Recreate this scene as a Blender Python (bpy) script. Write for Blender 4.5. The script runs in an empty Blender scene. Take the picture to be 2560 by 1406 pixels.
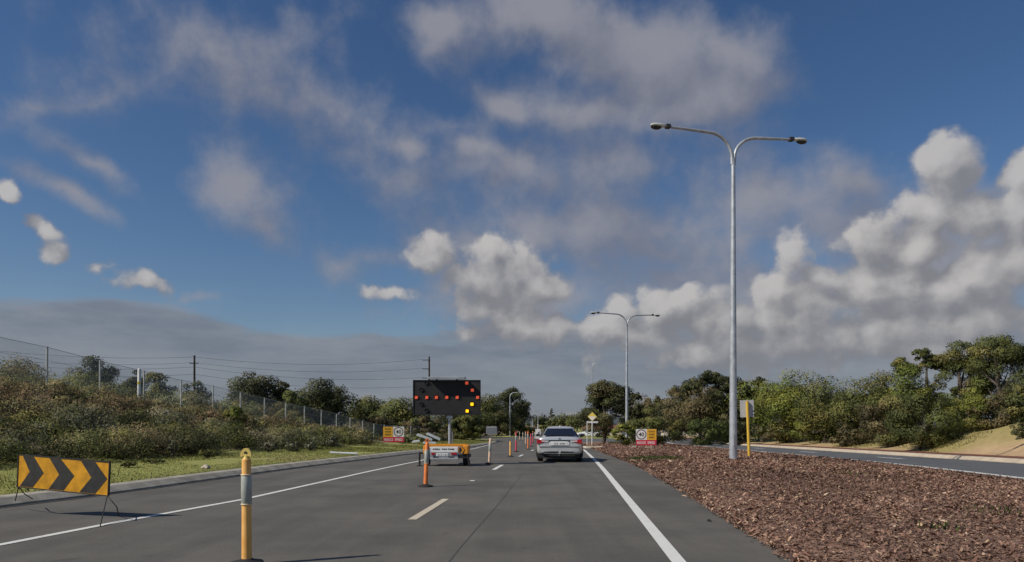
import bpy, bmesh, math, random
import numpy as np
from mathutils import Vector, Matrix
R = math.radians
random.seed(7); rng = np.random.default_rng(7)
S = bpy.context.scene
COL = S.collection
F = 1770.0; CX = 1280.0; HY = 1062.0; CH = 1.45      # focal length and horizon in photo pixels, camera height

# ------------------------------------------------------------------ camera, exposure
cam = bpy.data.cameras.new('camera'); cam_o = bpy.data.objects.new('camera', cam); COL.objects.link(cam_o)
cam.sensor_width = 36; cam.lens = F/2560*36; cam.shift_y = (HY-703)/2560
cam.clip_start = .1; cam.clip_end = 20000
cam_o.location = (0, 0, CH); cam_o.rotation_euler = (R(90), 0, 0)
S.camera = cam_o
S.view_settings.view_transform = 'Standard'; S.view_settings.look = 'None'
S.view_settings.exposure = 0.0; S.view_settings.gamma = 1
S.cycles.max_bounces = 4; S.cycles.diffuse_bounces = 2; S.cycles.glossy_bounces = 2; S.cycles.transparent_max_bounces = 8
S.cycles.use_denoising = True

# ------------------------------------------------------------------ sun
SUN_TO = Vector((-.90, -.40, 0)).normalized()*math.cos(R(41)) + Vector((0, 0, math.sin(R(41))))
sl = bpy.data.lights.new('sun', 'SUN'); sl.energy = 3.9; sl.angle = R(.5); sl.color = (1, .94, .84)
so = bpy.data.objects.new('sun', sl); COL.objects.link(so)
so.rotation_euler = SUN_TO.to_track_quat('Z', 'Y').to_euler()

# ------------------------------------------------------------------ world: clear sky + clouds laid out by compass bearing and elevation
W = bpy.data.worlds.new('World'); S.world = W; W.use_nodes = True
nt = W.node_tree; nt.nodes.clear()
def N(t, tree=None, **kw):
    n = (tree or nt).nodes.new(t)
    for k, v in kw.items(): setattr(n, k, v)
    return n
def LK(a, b, tree=None): (tree or nt).links.new(a, b)
def M(op, a, b=None, c=None, tree=None, clamp=False):
    n = N('ShaderNodeMath', tree, operation=op); n.use_clamp = clamp
    for i, v in enumerate((a, b, c)):
        if v is None: continue
        if isinstance(v, (int, float)): n.inputs[i].default_value = v
        else: LK(v, n.inputs[i], tree)
    return n.outputs[0]
def sstep(x, lo, hi, tree=None):
    n = N('ShaderNodeMapRange', tree, interpolation_type='SMOOTHSTEP')
    LK(x, n.inputs[0], tree); n.inputs[1].default_value = lo; n.inputs[2].default_value = hi
    return n.outputs[0]
def noise(vec, scale, detail, rough=.55, tree=None, dist=0):
    n = N('ShaderNodeTexNoise', tree); LK(vec, n.inputs['Vector'], tree)
    n.inputs['Scale'].default_value = scale; n.inputs['Detail'].default_value = detail
    n.inputs['Roughness'].default_value = rough; n.inputs['Distortion'].default_value = dist
    return n
def ang(px, py):
    d = Vector(((px-CX)/F, 1, (HY-py)/F)).normalized()
    return math.atan2(d.x, d.y), math.asin(d.z)
def vm(op, a, b=None, s=None, tree=None):
    n = N('ShaderNodeVectorMath', tree, operation=op)
    for i, v in enumerate((a, b)):
        if v is None: continue
        if isinstance(v, tuple): n.inputs[i].default_value = v
        else: LK(v, n.inputs[i], tree)
    if s is not None: n.inputs['Scale'].default_value = s
    return n.outputs[1] if op == 'LENGTH' else n.outputs[0]
def field_group(name, ells, warp_s, warp_a, fb_s, fb_a, sm, fb_detail=7, stretch=(1, 1, 1), puff=0):
    g = bpy.data.node_groups.new(name, 'ShaderNodeTree')
    g.interface.new_socket('P', in_out='INPUT', socket_type='NodeSocketVector')
    g.interface.new_socket('F', in_out='OUTPUT', socket_type='NodeSocketFloat')
    gi = N('NodeGroupInput', g); go = N('NodeGroupOutput', g); P = gi.outputs[0]
    Ps = vm('MULTIPLY', P, stretch, tree=g)
    wn = noise(Ps, warp_s, 4, .5, g)
    wv = vm('SCALE', vm('SUBTRACT', wn.outputs['Color'], (.5, .5, .5), tree=g), s=warp_a, tree=g)
    wv = vm('MULTIPLY', wv, (1, 1, 0), tree=g)
    P2 = vm('ADD', P, wv, tree=g)
    acc = None
    for (px, py, rx, ry, rot, w) in ells:
        a, e = ang(px, py)
        ra = (ang(px+rx, py)[0]-ang(px-rx, py)[0])/2; re = (ang(px, py-ry)[1]-ang(px, py+ry)[1])/2
        mp = N('ShaderNodeMapping', g, vector_type='TEXTURE')
        mp.inputs['Location'].default_value = (a, e, 0); mp.inputs['Rotation'].default_value = (0, 0, R(-rot))
        mp.inputs['Scale'].default_value = (ra, re, 1)
        if acc is None: LK(P2, mp.inputs[0], g)
        else:                                           # tie each blob to the previous one so that few values are held at a time
            q = N('ShaderNodeVectorMath', g, operation='MULTIPLY_ADD'); LK(acc, q.inputs[0], g)
            q.inputs[1].default_value = (1e-8, 1e-8, 0); LK(P2, q.inputs[2], g); LK(q.outputs[0], mp.inputs[0], g)
        f = M('MULTIPLY_ADD', vm('LENGTH', mp.outputs[0], tree=g), -w, w, tree=g)
        acc = f if acc is None else M('SMOOTH_MAX', acc, f, sm, tree=g)
    fb = noise(Ps, fb_s, fb_detail, .58, g)
    acc = M('MAXIMUM', acc, -2.0, tree=g)
    out = M('ADD', acc, M('MULTIPLY', M('SUBTRACT', fb.outputs[0], .5, tree=g), fb_a, tree=g), tree=g)
    if puff:                                            # rounded billows in two sizes
        for sc_, am in ((17, puff), (42, puff*.55)):
            vo = N('ShaderNodeTexVoronoi', g, feature='SMOOTH_F1'); vo.inputs['Scale'].default_value = sc_; vo.inputs['Smoothness'].default_value = .35
            LK(vm('ADD', P2, vm('SCALE', vm('SUBTRACT', fb.outputs['Color'], (.5, .5, .5), tree=g), s=.02, tree=g), tree=g), vo.inputs['Vector'], g)
            out = M('ADD', out, M('MULTIPLY', M('SUBTRACT', .42, vo.outputs['Distance'], tree=g), am, tree=g), tree=g)
    LK(out, go.inputs[0], g)
    return g
# (x, y, rx, ry, rotation, weight) measured in the photograph, stored as bearing / elevation
CUM = [(1085, 635, 92, 80, 0, 1.1), (1150, 690, 120, 70, 0, .9), (1260, 700, 180, 100, 0, 1), (1210, 630, 95, 55, 0, .9), (1340, 720, 105, 55, 0, .9),
       (1230, 775, 190, 60, 0, .9), (1330, 830, 280, 60, 0, .8), (965, 735, 100, 40, 12, .8), (1545, 775, 62, 62, 0, 1.2), (1665, 770, 120, 72, 0, 1.1),
       (1600, 840, 180, 65, 0, .9), (1450, 815, 120, 45, 0, .8), (1790, 805, 200, 80, 0, .9), (1960, 795, 220, 85, 0, 1), (2080, 765, 130, 60, 0, .9),
       (1900, 870, 600, 75, 0, .9), (2350, 880, 300, 70, 0, .8), (2250, 810, 280, 95, 0, 1), (2460, 800, 250, 105, 0, 1), (2380, 420, 110, 100, 0, 1.2), (2430, 510, 120, 100, 0, 1), (2320, 520, 150, 75, 0, .8),
       (2550, 425, 85, 72, 0, 1.2), (2575, 500, 110, 95, 0, 1.1), (2560, 640, 110, 130, 0, 1), (2180, 595, 120, 85, 0, 1), (2285, 600, 110, 95, 0, 1.2), (2230, 680, 180, 75, 0, 1), (1985, 640, 75, 72, 30, .85), (2070, 700, 140, 60, 20, .9),
       (2440, 700, 190, 100, 0, 1), (2190, 740, 210, 75, 0, 1), (2340, 720, 150, 65, 0, .9), (105, 555, 76, 32, 12, .62), (160, 622, 48, 44, 20, .62),
       (258, 663, 56, 40, 15, .68), (350, 705, 92, 40, 15, .72), (5, 470, 40, 36, 0, .75), 
       (1960, 735, 240, 50, 0, .7)]
SOFT = [(1320, 60, 260, 100, 0, 1.1), (1600, 140, 350, 150, 12, 1.3), (1800, 130, 190, 110, 35, 1.0), (1750, 250, 260, 85, 0, 1.1), (1460, 260, 280, 75, 0, .9),
        (1230, 400, 150, 60, 10, .7), (1450, 410, 170, 65, 0, .65), (1430, 570, 360, 95, 0, .95), (1650, 630, 360, 85, 8, .9), (1950, 500, 380, 110, 15, .7),
        (1700, 690, 300, 75, 0, .9), (650, 200, 400, 120, 12, .62), (830, 260, 230, 100, 30, .6), (620, 470, 150, 120, 45, .7), (690, 560, 120, 75, 50, .7), (230, 410, 150, 40, 24, .7),
        (170, 480, 160, 40, 20, .65), (845, 682, 46, 44, 0, .6), (500, 746, 40, 16, 0, .5), (560, 120, 330, 90, -22, .45), (230, 250, 340, 30, -24, .33), (2150, 480, 160, 80, 0, .9), (930, 660, 130, 45, 0, .4),  # rising streaks at upper left paint a windscreen reflection as faint cloud
        (1080, 90, 90, 70, 0, .65), (1750, 730, 520, 75, 0, .75), (1620, 400, 260, 110, 10, .55), (2330, 640, 260, 110, 0, .7), (1180, 600, 220, 90, 0, .6), (1350, 430, 360, 120, 0, .7), (1150, 300, 200, 60, 0, .4), (1040, 355, 75, 40, 0, .85), (1265, 250, 120, 60, 25, 1.0), (1105, 50, 110, 70, 10, 1.1), (1190, 375, 120, 60, 20, .8), (1900, 600, 420, 130, 0, .6), (950, 420, 200, 60, 15, .35), (2250, 560, 330, 120, 0, .8), (2350, 720, 450, 190, 0, 1.3), (1900, 760, 420, 120, 0, 1.2), (1300, 770, 320, 120, 0, 1.1), (1650, 560, 500, 130, 5, .7)]
LOW = [(-100, 905, 1250, 168, 2, 2.2), (330, 800, 420, 52, 3, 1.0), (700, 960, 1300, 140, 0, 2.4), (1700, 920, 900, 140, 0, 2.0), (2500, 890, 700, 130, 0, 1.8)]
gC = field_group('cumulus_field', CUM, 9, .06, 28, 1.05, .4, 9, puff=.6)
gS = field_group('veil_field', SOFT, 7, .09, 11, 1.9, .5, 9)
gL = field_group('stratus_field', LOW, 8, .055, 16, 1.0, .3, 9, (.5, 2.0, 1))
tc = N('ShaderNodeTexCoord'); sep = N('ShaderNodeSeparateXYZ'); LK(tc.outputs['Generated'], sep.inputs[0])
az = M('ARCTAN2', sep.outputs[0], sep.outputs[1]); el = M('ARCSINE', sep.outputs[2])
cmb = N('ShaderNodeCombineXYZ'); LK(az, cmb.inputs[0]); LK(el, cmb.inputs[1]); P = cmb.outputs[0]
def use(g, p):
    n = N('ShaderNodeGroup'); n.node_tree = g; LK(p, n.inputs[0]); return n.outputs[0]
fc = use(gC, P); fc2 = use(gC, vm('ADD', P, (-.017, .026, 0)))
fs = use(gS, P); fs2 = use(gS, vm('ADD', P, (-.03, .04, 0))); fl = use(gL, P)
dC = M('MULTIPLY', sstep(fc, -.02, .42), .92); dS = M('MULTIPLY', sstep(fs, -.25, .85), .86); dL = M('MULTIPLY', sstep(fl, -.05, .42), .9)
def ramp(x, lo, hi, c0, c1):
    m = N('ShaderNodeMix', data_type='RGBA'); m.clamp_factor = True
    LK(sstep(x, lo, hi), m.inputs['Factor'])
    m.inputs[6].default_value = (*c0, 1); m.inputs[7].default_value = (*c1, 1)
    return m.outputs[2]
def mixc(f, a, b):
    m = N('ShaderNodeMix', data_type='RGBA'); LK(f, m.inputs['Factor'])
    for i, v in ((6, a), (7, b)):
        if isinstance(v, tuple): m.inputs[i].default_value = (*v, 1)
        else: LK(v, m.inputs[i])
    return m.outputs[2]
lowf = noise(P, 6, 3, .5)
cC = ramp(M('ADD', M('SUBTRACT', fc, fc2), M('MULTIPLY', M('SUBTRACT', lowf.outputs[0], .5), 1.3)), -.45, .95, (.215, .217, .238), (.53, .512, .50))
cS = ramp(M('ADD', M('MULTIPLY', M('SUBTRACT', fs, fs2), .4), lowf.outputs[0]), .25, .85, (.18, .19, .24), (.29, .292, .33))
st = vm('MULTIPLY', P, (.5, 2.4, 1)); sn = noise(st, 9, 7, .6)
cL = ramp(M('ADD', M('MULTIPLY', fl, .02), sn.outputs[0]), .28, .74, (.135, .165, .215), (.265, .285, .325))
sky = N('ShaderNodeTexSky', sky_type='NISHITA'); sky.sun_disc = False
sky.sun_elevation = R(41); sky.sun_rotation = math.atan2(SUN_TO.x, SUN_TO.y)
sky.air_density = 1.0; sky.dust_density = .4; sky.ozone_density = 2.5
hs = N('ShaderNodeHueSaturation'); hs.inputs['Saturation'].default_value = 1.2; hs.inputs['Hue'].default_value = .506; hs.inputs['Value'].default_value = 1.0; LK(sky.outputs[0], hs.inputs['Color'])
bg1 = N('ShaderNodeBackground'); bg1.inputs[1].default_value = .07; LK(hs.outputs[0], bg1.inputs[0])
cl = mixc(dS, cL, cS)
# layers back to front: veil, low stratus, cumulus
c1 = mixc(dL, cS, cL); c2 = mixc(dC, c1, cC)
inv = M('MULTIPLY', M('MULTIPLY', M('SUBTRACT', 1, dS), M('SUBTRACT', 1, dL)), M('SUBTRACT', 1, dC))
cover = M('SUBTRACT', 1, inv)
# air near the horizon
hz = M('POWER', 2.718, M('MULTIPLY', M('ABSOLUTE', el), -16.0)); hz = M('MULTIPLY', hz, .92)
c3 = mixc(hz, c2, (.20, .22, .265)); cover2 = M('MAXIMUM', cover, hz)
bg2 = N('ShaderNodeBackground'); bg2.inputs[1].default_value = 1.0; LK(c3, bg2.inputs[0])
mx = N('ShaderNodeMixShader'); LK(cover2, mx.inputs[0]); LK(bg1.outputs[0], mx.inputs[1]); LK(bg2.outputs[0], mx.inputs[2])
wo = N('ShaderNodeOutputWorld'); LK(mx.outputs[0], wo.inputs[0])
W.cycles.sampling_method = 'MANUAL'; W.cycles.sample_map_resolution = 512

# ------------------------------------------------------------------ materials
def mat(name, col, rough=.6, metal=0, var=0, vscale=4, bump=0, bscale=40, emit=None, estr=0, coat=0, col2=None, spec=.5, alpha=None):
    m = bpy.data.materials.new(name); m.use_nodes = True; t = m.node_tree; b = t.nodes['Principled BSDF']
    b.inputs['Base Color'].default_value = (*col, 1); b.inputs['Roughness'].default_value = rough
    b.inputs['Metallic'].default_value = metal; b.inputs['Coat Weight'].default_value = coat
    b.inputs['Specular IOR Level'].default_value = spec
    if emit: b.inputs['Emission Color'].default_value = (*emit, 1); b.inputs['Emission Strength'].default_value = estr
    co = N('ShaderNodeTexCoord', t)
    if var:
        n = noise(co.outputs['Object'], vscale, 6, .6, t)
        mxr = N('ShaderNodeMix', t, data_type='RGBA')
        LK(sstep(n.outputs[0], .3, .7, t), mxr.inputs['Factor'], t)
        c2_ = col2 or tuple(c*(1-var) for c in col)
        mxr.inputs[6].default_value = (*c2_, 1); mxr.inputs[7].default_value = (*[min(1, c*(1+var*.5)) for c in col], 1)
        LK(mxr.outputs[2], b.inputs['Base Color'], t)
    if bump:
        n = noise(co.outputs['Object'], bscale, 5, .6, t)
        bp = N('ShaderNodeBump', t); bp.inputs['Strength'].default_value = bump; bp.inputs['Distance'].default_value = .02
        LK(n.outputs[0], bp.inputs['Height'], t); LK(bp.outputs[0], b.inputs['Normal'], t)
    return m
def foliage_mat(name, trans=.42, rough=.6):
    """leaf colour comes from a per-leaf 'tint' attribute; normals follow the leaf clump ('nrm')"""
    m = bpy.data.materials.new(name); m.use_nodes = True; t = m.node_tree; b = t.nodes['Principled BSDF']
    a = N('ShaderNodeAttribute', t, attribute_name='tint'); LK(a.outputs['Color'], b.inputs['Base Color'], t)
    b.inputs['Roughness'].default_value = rough; b.inputs['Specular IOR Level'].default_value = .25
    an = N('ShaderNodeAttribute', t, attribute_name='nrm')
    vt = N('ShaderNodeVectorTransform', t, vector_type='NORMAL', convert_from='OBJECT', convert_to='WORLD'); LK(an.outputs['Vector'], vt.inputs[0], t)
    nn = vm('NORMALIZE', vt.outputs[0], tree=t); LK(nn, b.inputs['Normal'], t)
    tr = N('ShaderNodeBsdfTranslucent', t); LK(a.outputs['Color'], tr.inputs[0], t); LK(nn, tr.inputs['Normal'], t)
    ms = N('ShaderNodeMixShader', t); ms.inputs[0].default_value = trans
    LK(b.outputs[0], ms.inputs[1], t); LK(tr.outputs[0], ms.inputs[2], t)
    LK(ms.outputs[0], t.nodes['Material Output'].inputs[0], t)
    return m
def attr_mat(name, rough=.9, bump=.3, bscale=30, amp=.35, attr='zone', nscale=3.):
    m = bpy.data.materials.new(name); m.use_nodes = True; t = m.node_tree; b = t.nodes['Principled BSDF']
    a = N('ShaderNodeAttribute', t, attribute_name=attr); co = N('ShaderNodeTexCoord', t)
    n = noise(co.outputs['Object'], nscale, 8, .65, t); n2 = noise(co.outputs['Object'], nscale*.17, 4, .6, t)
    k = M('ADD', M('MULTIPLY', n.outputs[0], amp*2, tree=t), M('MULTIPLY', n2.outputs[0], amp*1.4, tree=t), tree=t)
    k = M('ADD', k, 1-amp*1.7, tree=t)
    LK(vm('SCALE', a.outputs['Color'], tree=t), b.inputs['Base Color'], t)
    sc = b.inputs['Base Color'].links[0].from_node; LK(k, sc.inputs['Scale'], t)
    b.inputs['Roughness'].default_value = rough; b.inputs['Specular IOR Level'].default_value = .2
    nb = noise(co.outputs['Object'], bscale, 6, .65, t)
    bp = N('ShaderNodeBump', t); bp.inputs['Strength'].default_value = bump; bp.inputs['Distance'].default_value = .05
    LK(nb.outputs[0], bp.inputs['Height'], t); LK(bp.outputs[0], b.inputs['Normal'], t)
    return m
def asphalt(name, col, col2):
    m = bpy.data.materials.new(name); m.use_nodes = True; t = m.node_tree; b = t.nodes['Principled BSDF']
    co = N('ShaderNodeTexCoord', t); O = co.outputs['Object']
    # wheel paths run along the road: stretch the wear noise down the lane
    st = vm('MULTIPLY', O, (1.1, .05, 1), tree=t)
    n1 = noise(st, 1.6, 4, .6, t); n2 = noise(O, .5, 5, .6, t); n3 = noise(O, 26, 5, .8, t); n4 = noise(O, 160, 2, .7, t)
    k = M('ADD', M('MULTIPLY', n1.outputs[0], .35, tree=t), M('MULTIPLY', n2.outputs[0], .65, tree=t), tree=t)
    mm = N('ShaderNodeMix', t, data_type='RGBA'); LK(sstep(k, .35, .65, t), mm.inputs['Factor'], t)
    mm.inputs[6].default_value = (*col, 1); mm.inputs[7].default_value = (*col2, 1)
    g = M('ADD', M('MULTIPLY', n3.outputs[0], .9, tree=t), M('MULTIPLY', n4.outputs[0], .7, tree=t), tree=t)
    g = M('ADD', g, .2, tree=t)
    n5 = noise(O, 2.6, 3, .6, t); g = M('MULTIPLY', g, M('SUBTRACT', 1.0, M('MULTIPLY', sstep(n5.outputs[0], .62, .74, t), .22, tree=t), tree=t), tree=t)
    v = N('ShaderNodeVectorMath', t, operation='SCALE'); LK(mm.outputs[2], v.inputs[0], t); LK(g, v.inputs['Scale'], t)
    LK(v.outputs[0], b.inputs['Base Color'], t); b.inputs['Roughness'].default_value = .85; b.inputs['Specular IOR Level'].default_value = .3
    bp = N('ShaderNodeBump', t); bp.inputs['Strength'].default_value = .35; bp.inputs['Distance'].default_value = .01
    LK(n4.outputs[0], bp.inputs['Height'], t); LK(bp.outputs[0], b.inputs['Normal'], t)
    return m
def paint_mat(name, col, wear=.35):
    m = bpy.data.materials.new(name); m.use_nodes = True; t = m.node_tree; b = t.nodes['Principled BSDF']
    co = N('ShaderNodeTexCoord', t); n = noise(co.outputs['Object'], 30, 6, .7, t); n2 = noise(co.outputs['Object'], 3, 4, .6, t)
    k = M('MULTIPLY', sstep(M('ADD', M('MULTIPLY', n.outputs[0], .6, tree=t), M('MULTIPLY', n2.outputs[0], .4, tree=t), tree=t), .52, .68, t), wear, tree=t)
    mm = N('ShaderNodeMix', t, data_type='RGBA'); LK(k, mm.inputs['Factor'], t)
    mm.inputs[6].default_value = (*col, 1); mm.inputs[7].default_value = (.16, .15, .135, 1)
    LK(mm.outputs[2], b.inputs['Base Color'], t); b.inputs['Roughness'].default_value = .7
    return m

MT = {}
MT['asphalt'] = asphalt('worn_asphalt', (.096, .089, .077), (.140, .128, .109))
MT['asphalt2'] = asphalt('bluish_asphalt', (.102, .104, .106), (.124, .125, .126))
MT['line'] = paint_mat('line_paint', (.70, .69, .64), .6); MT['line_y'] = paint_mat('old_line_paint', (.58, .50, .37), .5)
MT['seam'] = mat('asphalt_seam', (.078, .073, .066), .9, var=.4, vscale=20)
MT['concrete'] = mat('kerb_concrete', (.37, .335, .265), .9, var=.35, vscale=2.5, bump=.3)
MT['concrete_pale'] = mat('pale_concrete', (.55, .47, .37), .9, var=.25, vscale=2)
MT['ground'] = attr_mat('ground_mix', bump=.6, bscale=9)
MT['mulch'] = mat('mulch_soil', (.25, .145, .098), .95, var=.5, vscale=7, bump=.8, bscale=22)
MT['chips'] = attr_mat('mulch_chips', bump=.2, amp=.2, attr='tint', nscale=20)
MT['leaf'] = foliage_mat('leaves'); MT['grass'] = foliage_mat('grass_blades', .3, .7)
MT['bark'] = mat('bark', (.12, .095, .075), .95, var=.5, vscale=6, bump=.6, bscale=25)
MT['galv'] = mat('galvanised_steel', (.46, .48, .50), .45, metal=.35, var=.22, vscale=3)
MT['lamp_white'] = mat('lamp_housing', (.62, .62, .56), .4)
MT['lamp_dark'] = mat('lamp_fitting', (.035, .033, .03), .6)
MT['orange'] = mat('orange_plastic', (.90, .25, .06), .45, var=.18, vscale=5)
MT['orange_fade'] = mat('faded_orange_plastic', (.85, .47, .14), .5, var=.22, vscale=6, col2=(.80, .38, .09))
MT['pale_orange'] = mat('bleached_orange_plastic', (.78, .55, .40), .5, var=.2, vscale=6)
MT['pink'] = mat('red_plastic', (.72, .06, .10), .45, var=.18, vscale=6)
MT['yellow_cap'] = mat('yellow_plastic', (.85, .62, .16), .5, var=.15, vscale=8)
MT['reflect'] = mat('reflective_sleeve', (.40, .41, .36), .4, metal=.0, var=.15, vscale=10)
MT['ring'] = mat('sleeve_band', (.75, .60, .38), .45)
MT['rubber'] = mat('black_rubber', (.022, .021, .021), .8, var=.3, vscale=12)
MT['black'] = mat('matt_black', (.012, .012, .013), .65)
MT['board'] = mat('board_face', (.018, .018, .019), .8, var=.3, vscale=3)
MT['chev_y'] = mat('chevron_yellow', (.66, .31, .012), .45, var=.3, vscale=5)
MT['chev_k'] = mat('chevron_black', (.028, .027, .026), .55, var=.45, vscale=6)
MT['sign_o'] = mat('sign_orange', (.80, .42, .03), .4); MT['sign_w'] = mat('sign_white', (.80, .76, .72), .4)
MT['sign_r'] = mat('sign_red', (.60, .03, .06), .4); MT['sign_y'] = mat('sign_yellow', (.80, .60, .12), .35)
MT['sign_back'] = mat('sign_back', (.36, .36, .37), .5, metal=.4, var=.15, vscale=6)
MT['sign_pale'] = mat('pale_sign_back', (.50, .50, .49), .5, var=.1, vscale=6)
MT['post_y'] = mat('yellow_post', (.70, .44, .05), .5, var=.15, vscale=5)
MT['trailer_o'] = mat('trailer_orange', (.78, .30, .02), .45); MT['white'] = mat('white_panel', (.78, .77, .74), .4, var=.1)
MT['lamp_red'] = mat('lamp_dim', (.55, .08, .04), .4, emit=(1, .13, .05), estr=.42)
MT['lamp_lit'] = mat('lamp_lit', (.9, .5, .02), .4, emit=(1, .55, .0), estr=1.25)
MT['lamp_off'] = mat('lamp_off', (.012, .012, .012), .5)
MT['silver'] = mat('silver_paint', (.70, .69, .67), .30, metal=.5, coat=.6)
MT['white_paint'] = mat('white_car_paint', (.72, .73, .73), .35, coat=.6)
MT['dark_paint'] = mat('dark_car_paint', (.03, .032, .04), .3, coat=.8)
MT['glass'] = mat('car_glass', (.012, .013, .017), .06, spec=.8)
MT['tail'] = mat('tail_lamp_red', (.42, .008, .015), .2, coat=.7)
MT['tail_clear'] = mat('tail_lamp_clear', (.75, .70, .70), .2, coat=.7)
MT['plate'] = mat('number_plate', (.78, .77, .72), .4); MT['plate_ink'] = mat('plate_ink', (.09, .10, .10), .5)
MT['chrome'] = mat('chrome', (.72, .72, .72), .15, metal=1)
MT['tyre'] = mat('tyre', (.018, .018, .018), .85); MT['rim'] = mat('rim', (.4, .4, .41), .35, metal=.8)
MT['wood'] = mat('weathered_pole', (.075, .06, .05), .9, var=.35, vscale=4)
MT['fence'] = mat('fence_post_steel', (.56, .56, .50), .6, metal=.3, var=.2)
MT['wire'] = mat('fence_wire', (.46, .48, .45), .55, metal=.4)
MT['post_w'] = mat('white_post', (.74, .73, .68), .6, var=.15)
MT['cable'] = mat('power_cable', (.03, .03, .035), .7)
MT['pile'] = mat('white_plastic', (.58, .60, .60), .5, var=.15)
MT['kerb_peach'] = mat('peach_concrete', (.50, .41, .30), .9, var=.2, vscale=2); MT['brick'] = mat('red_brick_paving', (.20, .065, .035), .9, var=.4, vscale=5)
MT['cream'] = mat('cream_render', (.58, .50, .38), .85, var=.12, vscale=1.5)
MT['tile'] = mat('roof_tile', (.20, .09, .06), .85, var=.3, vscale=8)
MT['hill'] = mat('far_woodland', (.07, .085, .085), .95, var=.3, vscale=.01)

# ------------------------------------------------------------------ object helpers
def put(o, parent=None):
    COL.objects.link(o)
    if parent is not None: o.parent = parent
    return o
def tag(o, label, cat, group=None):
    o['label'] = label; o['category'] = cat
    if group: o['group'] = group
    return o
def thing(name, label, cat, loc=(0, 0, 0), rz=0, group=None, tilt=(0, 0)):
    o = bpy.data.objects.new(name, None); o.empty_display_size = .2
    o.location = loc; o.rotation_euler = (tilt[0], tilt[1], rz); put(o); return tag(o, label, cat, group)
def kind(o, k='structure'): o['kind'] = k; return o
class MB:
    def __init__(s): s.v = []; s.f = []; s.mi = []; s.sm = []
    def add(s, vs, fs, mi=0, sm=False):
        b = len(s.v); s.v += [tuple(v) for v in vs]
        for f in fs: s.f.append([b+i for i in f]); s.mi.append(mi); s.sm.append(sm)
        return s
    def box(s, x0, x1, y0, y1, z0, z1, mi=0, rot=None, about=None):
        vs = [Vector((x, y, z)) for z in (z0, z1) for x, y in ((x0, y0), (x1, y0), (x1, y1), (x0, y1))]
        if rot is not None:
            c = Vector(about) if about else Vector(((x0+x1)/2, (y0+y1)/2, (z0+z1)/2))
            vs = [rot @ (v-c)+c for v in vs]
        return s.add(vs, [(3, 2, 1, 0), (4, 5, 6, 7), (0, 1, 5, 4), (1, 2, 6, 5), (2, 3, 7, 6), (3, 0, 4, 7)], mi)
    def tube(s, pts, rad, n=10, mi=0, cap=True):
        pts = [Vector(p) for p in pts]; rs = rad if isinstance(rad, (list, tuple)) else [rad]*len(pts)
        vs = []; up = None
        for i, p in enumerate(pts):
            d = (pts[min(i+1, len(pts)-1)]-pts[max(i-1, 0)]).normalized()
            if up is None:
                up = Vector((0, 0, 1)) if abs(d.z) < .9 else Vector((1, 0, 0))
            a = d.cross(up).normalized(); b = a.cross(d).normalized(); up = b
            for k in range(n):
                t = 2*math.pi*k/n; vs.append(p+a*(math.cos(t)*rs[i])+b*(math.sin(t)*rs[i]))
        fs = [(i*n+k, i*n+(k+1) % n, (i+1)*n+(k+1) % n, (i+1)*n+k) for i in range(len(pts)-1) for k in range(n)]
        s.add(vs, fs, mi, True)
        if cap:
            s.add(vs[:n], [tuple(range(n))[::-1]], mi); s.add(vs[-n:], [tuple(range(n))], mi)
        return s
    def lathe(s, prof, n=20, mi=0, c=(0, 0)):
        vs = [(c[0]+r*math.cos(2*math.pi*k/n), c[1]+r*math.sin(2*math.pi*k/n), z) for r, z in prof for k in range(n)]
        fs = [(i*n+k, i*n+(k+1) % n, (i+1)*n+(k+1) % n, (i+1)*n+k) for i in range(len(prof)-1) for k in range(n)]
        return s.add(vs, fs, mi, True)
    def poly(s, pts, y0, y1, mi=0):
        """outline in x/z extruded from y0 to y1"""
        n = len(pts); vs = [(x, y0, z) for x, z in pts]+[(x, y1, z) for x, z in pts]
        return s.add(vs, [tuple(range(n)), tuple(range(2*n-1, n-1, -1))]+[(i, n+i, n+(i+1) % n, (i+1) % n)[::-1] for i in range(n)], mi)
    def build(s, name, mats, parent=None, bevel=0, sub=0, loc=None):
        me = bpy.data.meshes.new(name); me.from_pydata(s.v, [], s.f); me.update()
        ms = mats if isinstance(mats, (list, tuple)) else [mats]
        for m in ms: me.materials.append(m)
        me.polygons.foreach_set('material_index', s.mi); me.polygons.foreach_set('use_smooth', s.sm)
        bm = bmesh.new(); bm.from_mesh(me); bmesh.ops.recalc_face_normals(bm, faces=bm.faces); bm.to_mesh(me); bm.free()
        o = bpy.data.objects.new(name, me); put(o, parent)
        if loc: o.location = loc
        if bevel:
            b = o.modifiers.new('bevel', 'BEVEL'); b.width = bevel; b.segments = 2; b.limit_method = 'ANGLE'
        if sub:
            b = o.modifiers.new('sub', 'SUBSURF'); b.levels = sub; b.render_levels = sub
        return o
def quads_mesh(name, V, k, mats, parent=None, attrs=None, mi=None):
    """V (n,k,3): n separate k-gons"""
    n = len(V); me = bpy.data.meshes.new(name)
    me.vertices.add(n*k); me.loops.add(n*k); me.polygons.add(n)
    me.vertices.foreach_set('co', V.reshape(-1).astype(np.float32))
    me.loops.foreach_set('vertex_index', np.arange(n*k, dtype=np.int32))
    me.polygons.foreach_set('loop_start', np.arange(0, n*k, k, dtype=np.int32))
    me.update(calc_edges=True)
    for m in (mats if isinstance(mats, (list, tuple)) else [mats]): me.materials.append(m)
    for nm, (ty, arr) in (attrs or {}).items():      # per-face data
        a = me.attributes.new(nm, ty, 'FACE')
        if ty == 'FLOAT_COLOR':
            a.data.foreach_set('color', np.concatenate([arr, np.ones((n, 1))], 1).reshape(-1).astype(np.float32))
        else: a.data.foreach_set('vector', arr.reshape(-1).astype(np.float32))
    o = bpy.data.objects.new(name, me); put(o, parent); return o
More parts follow.
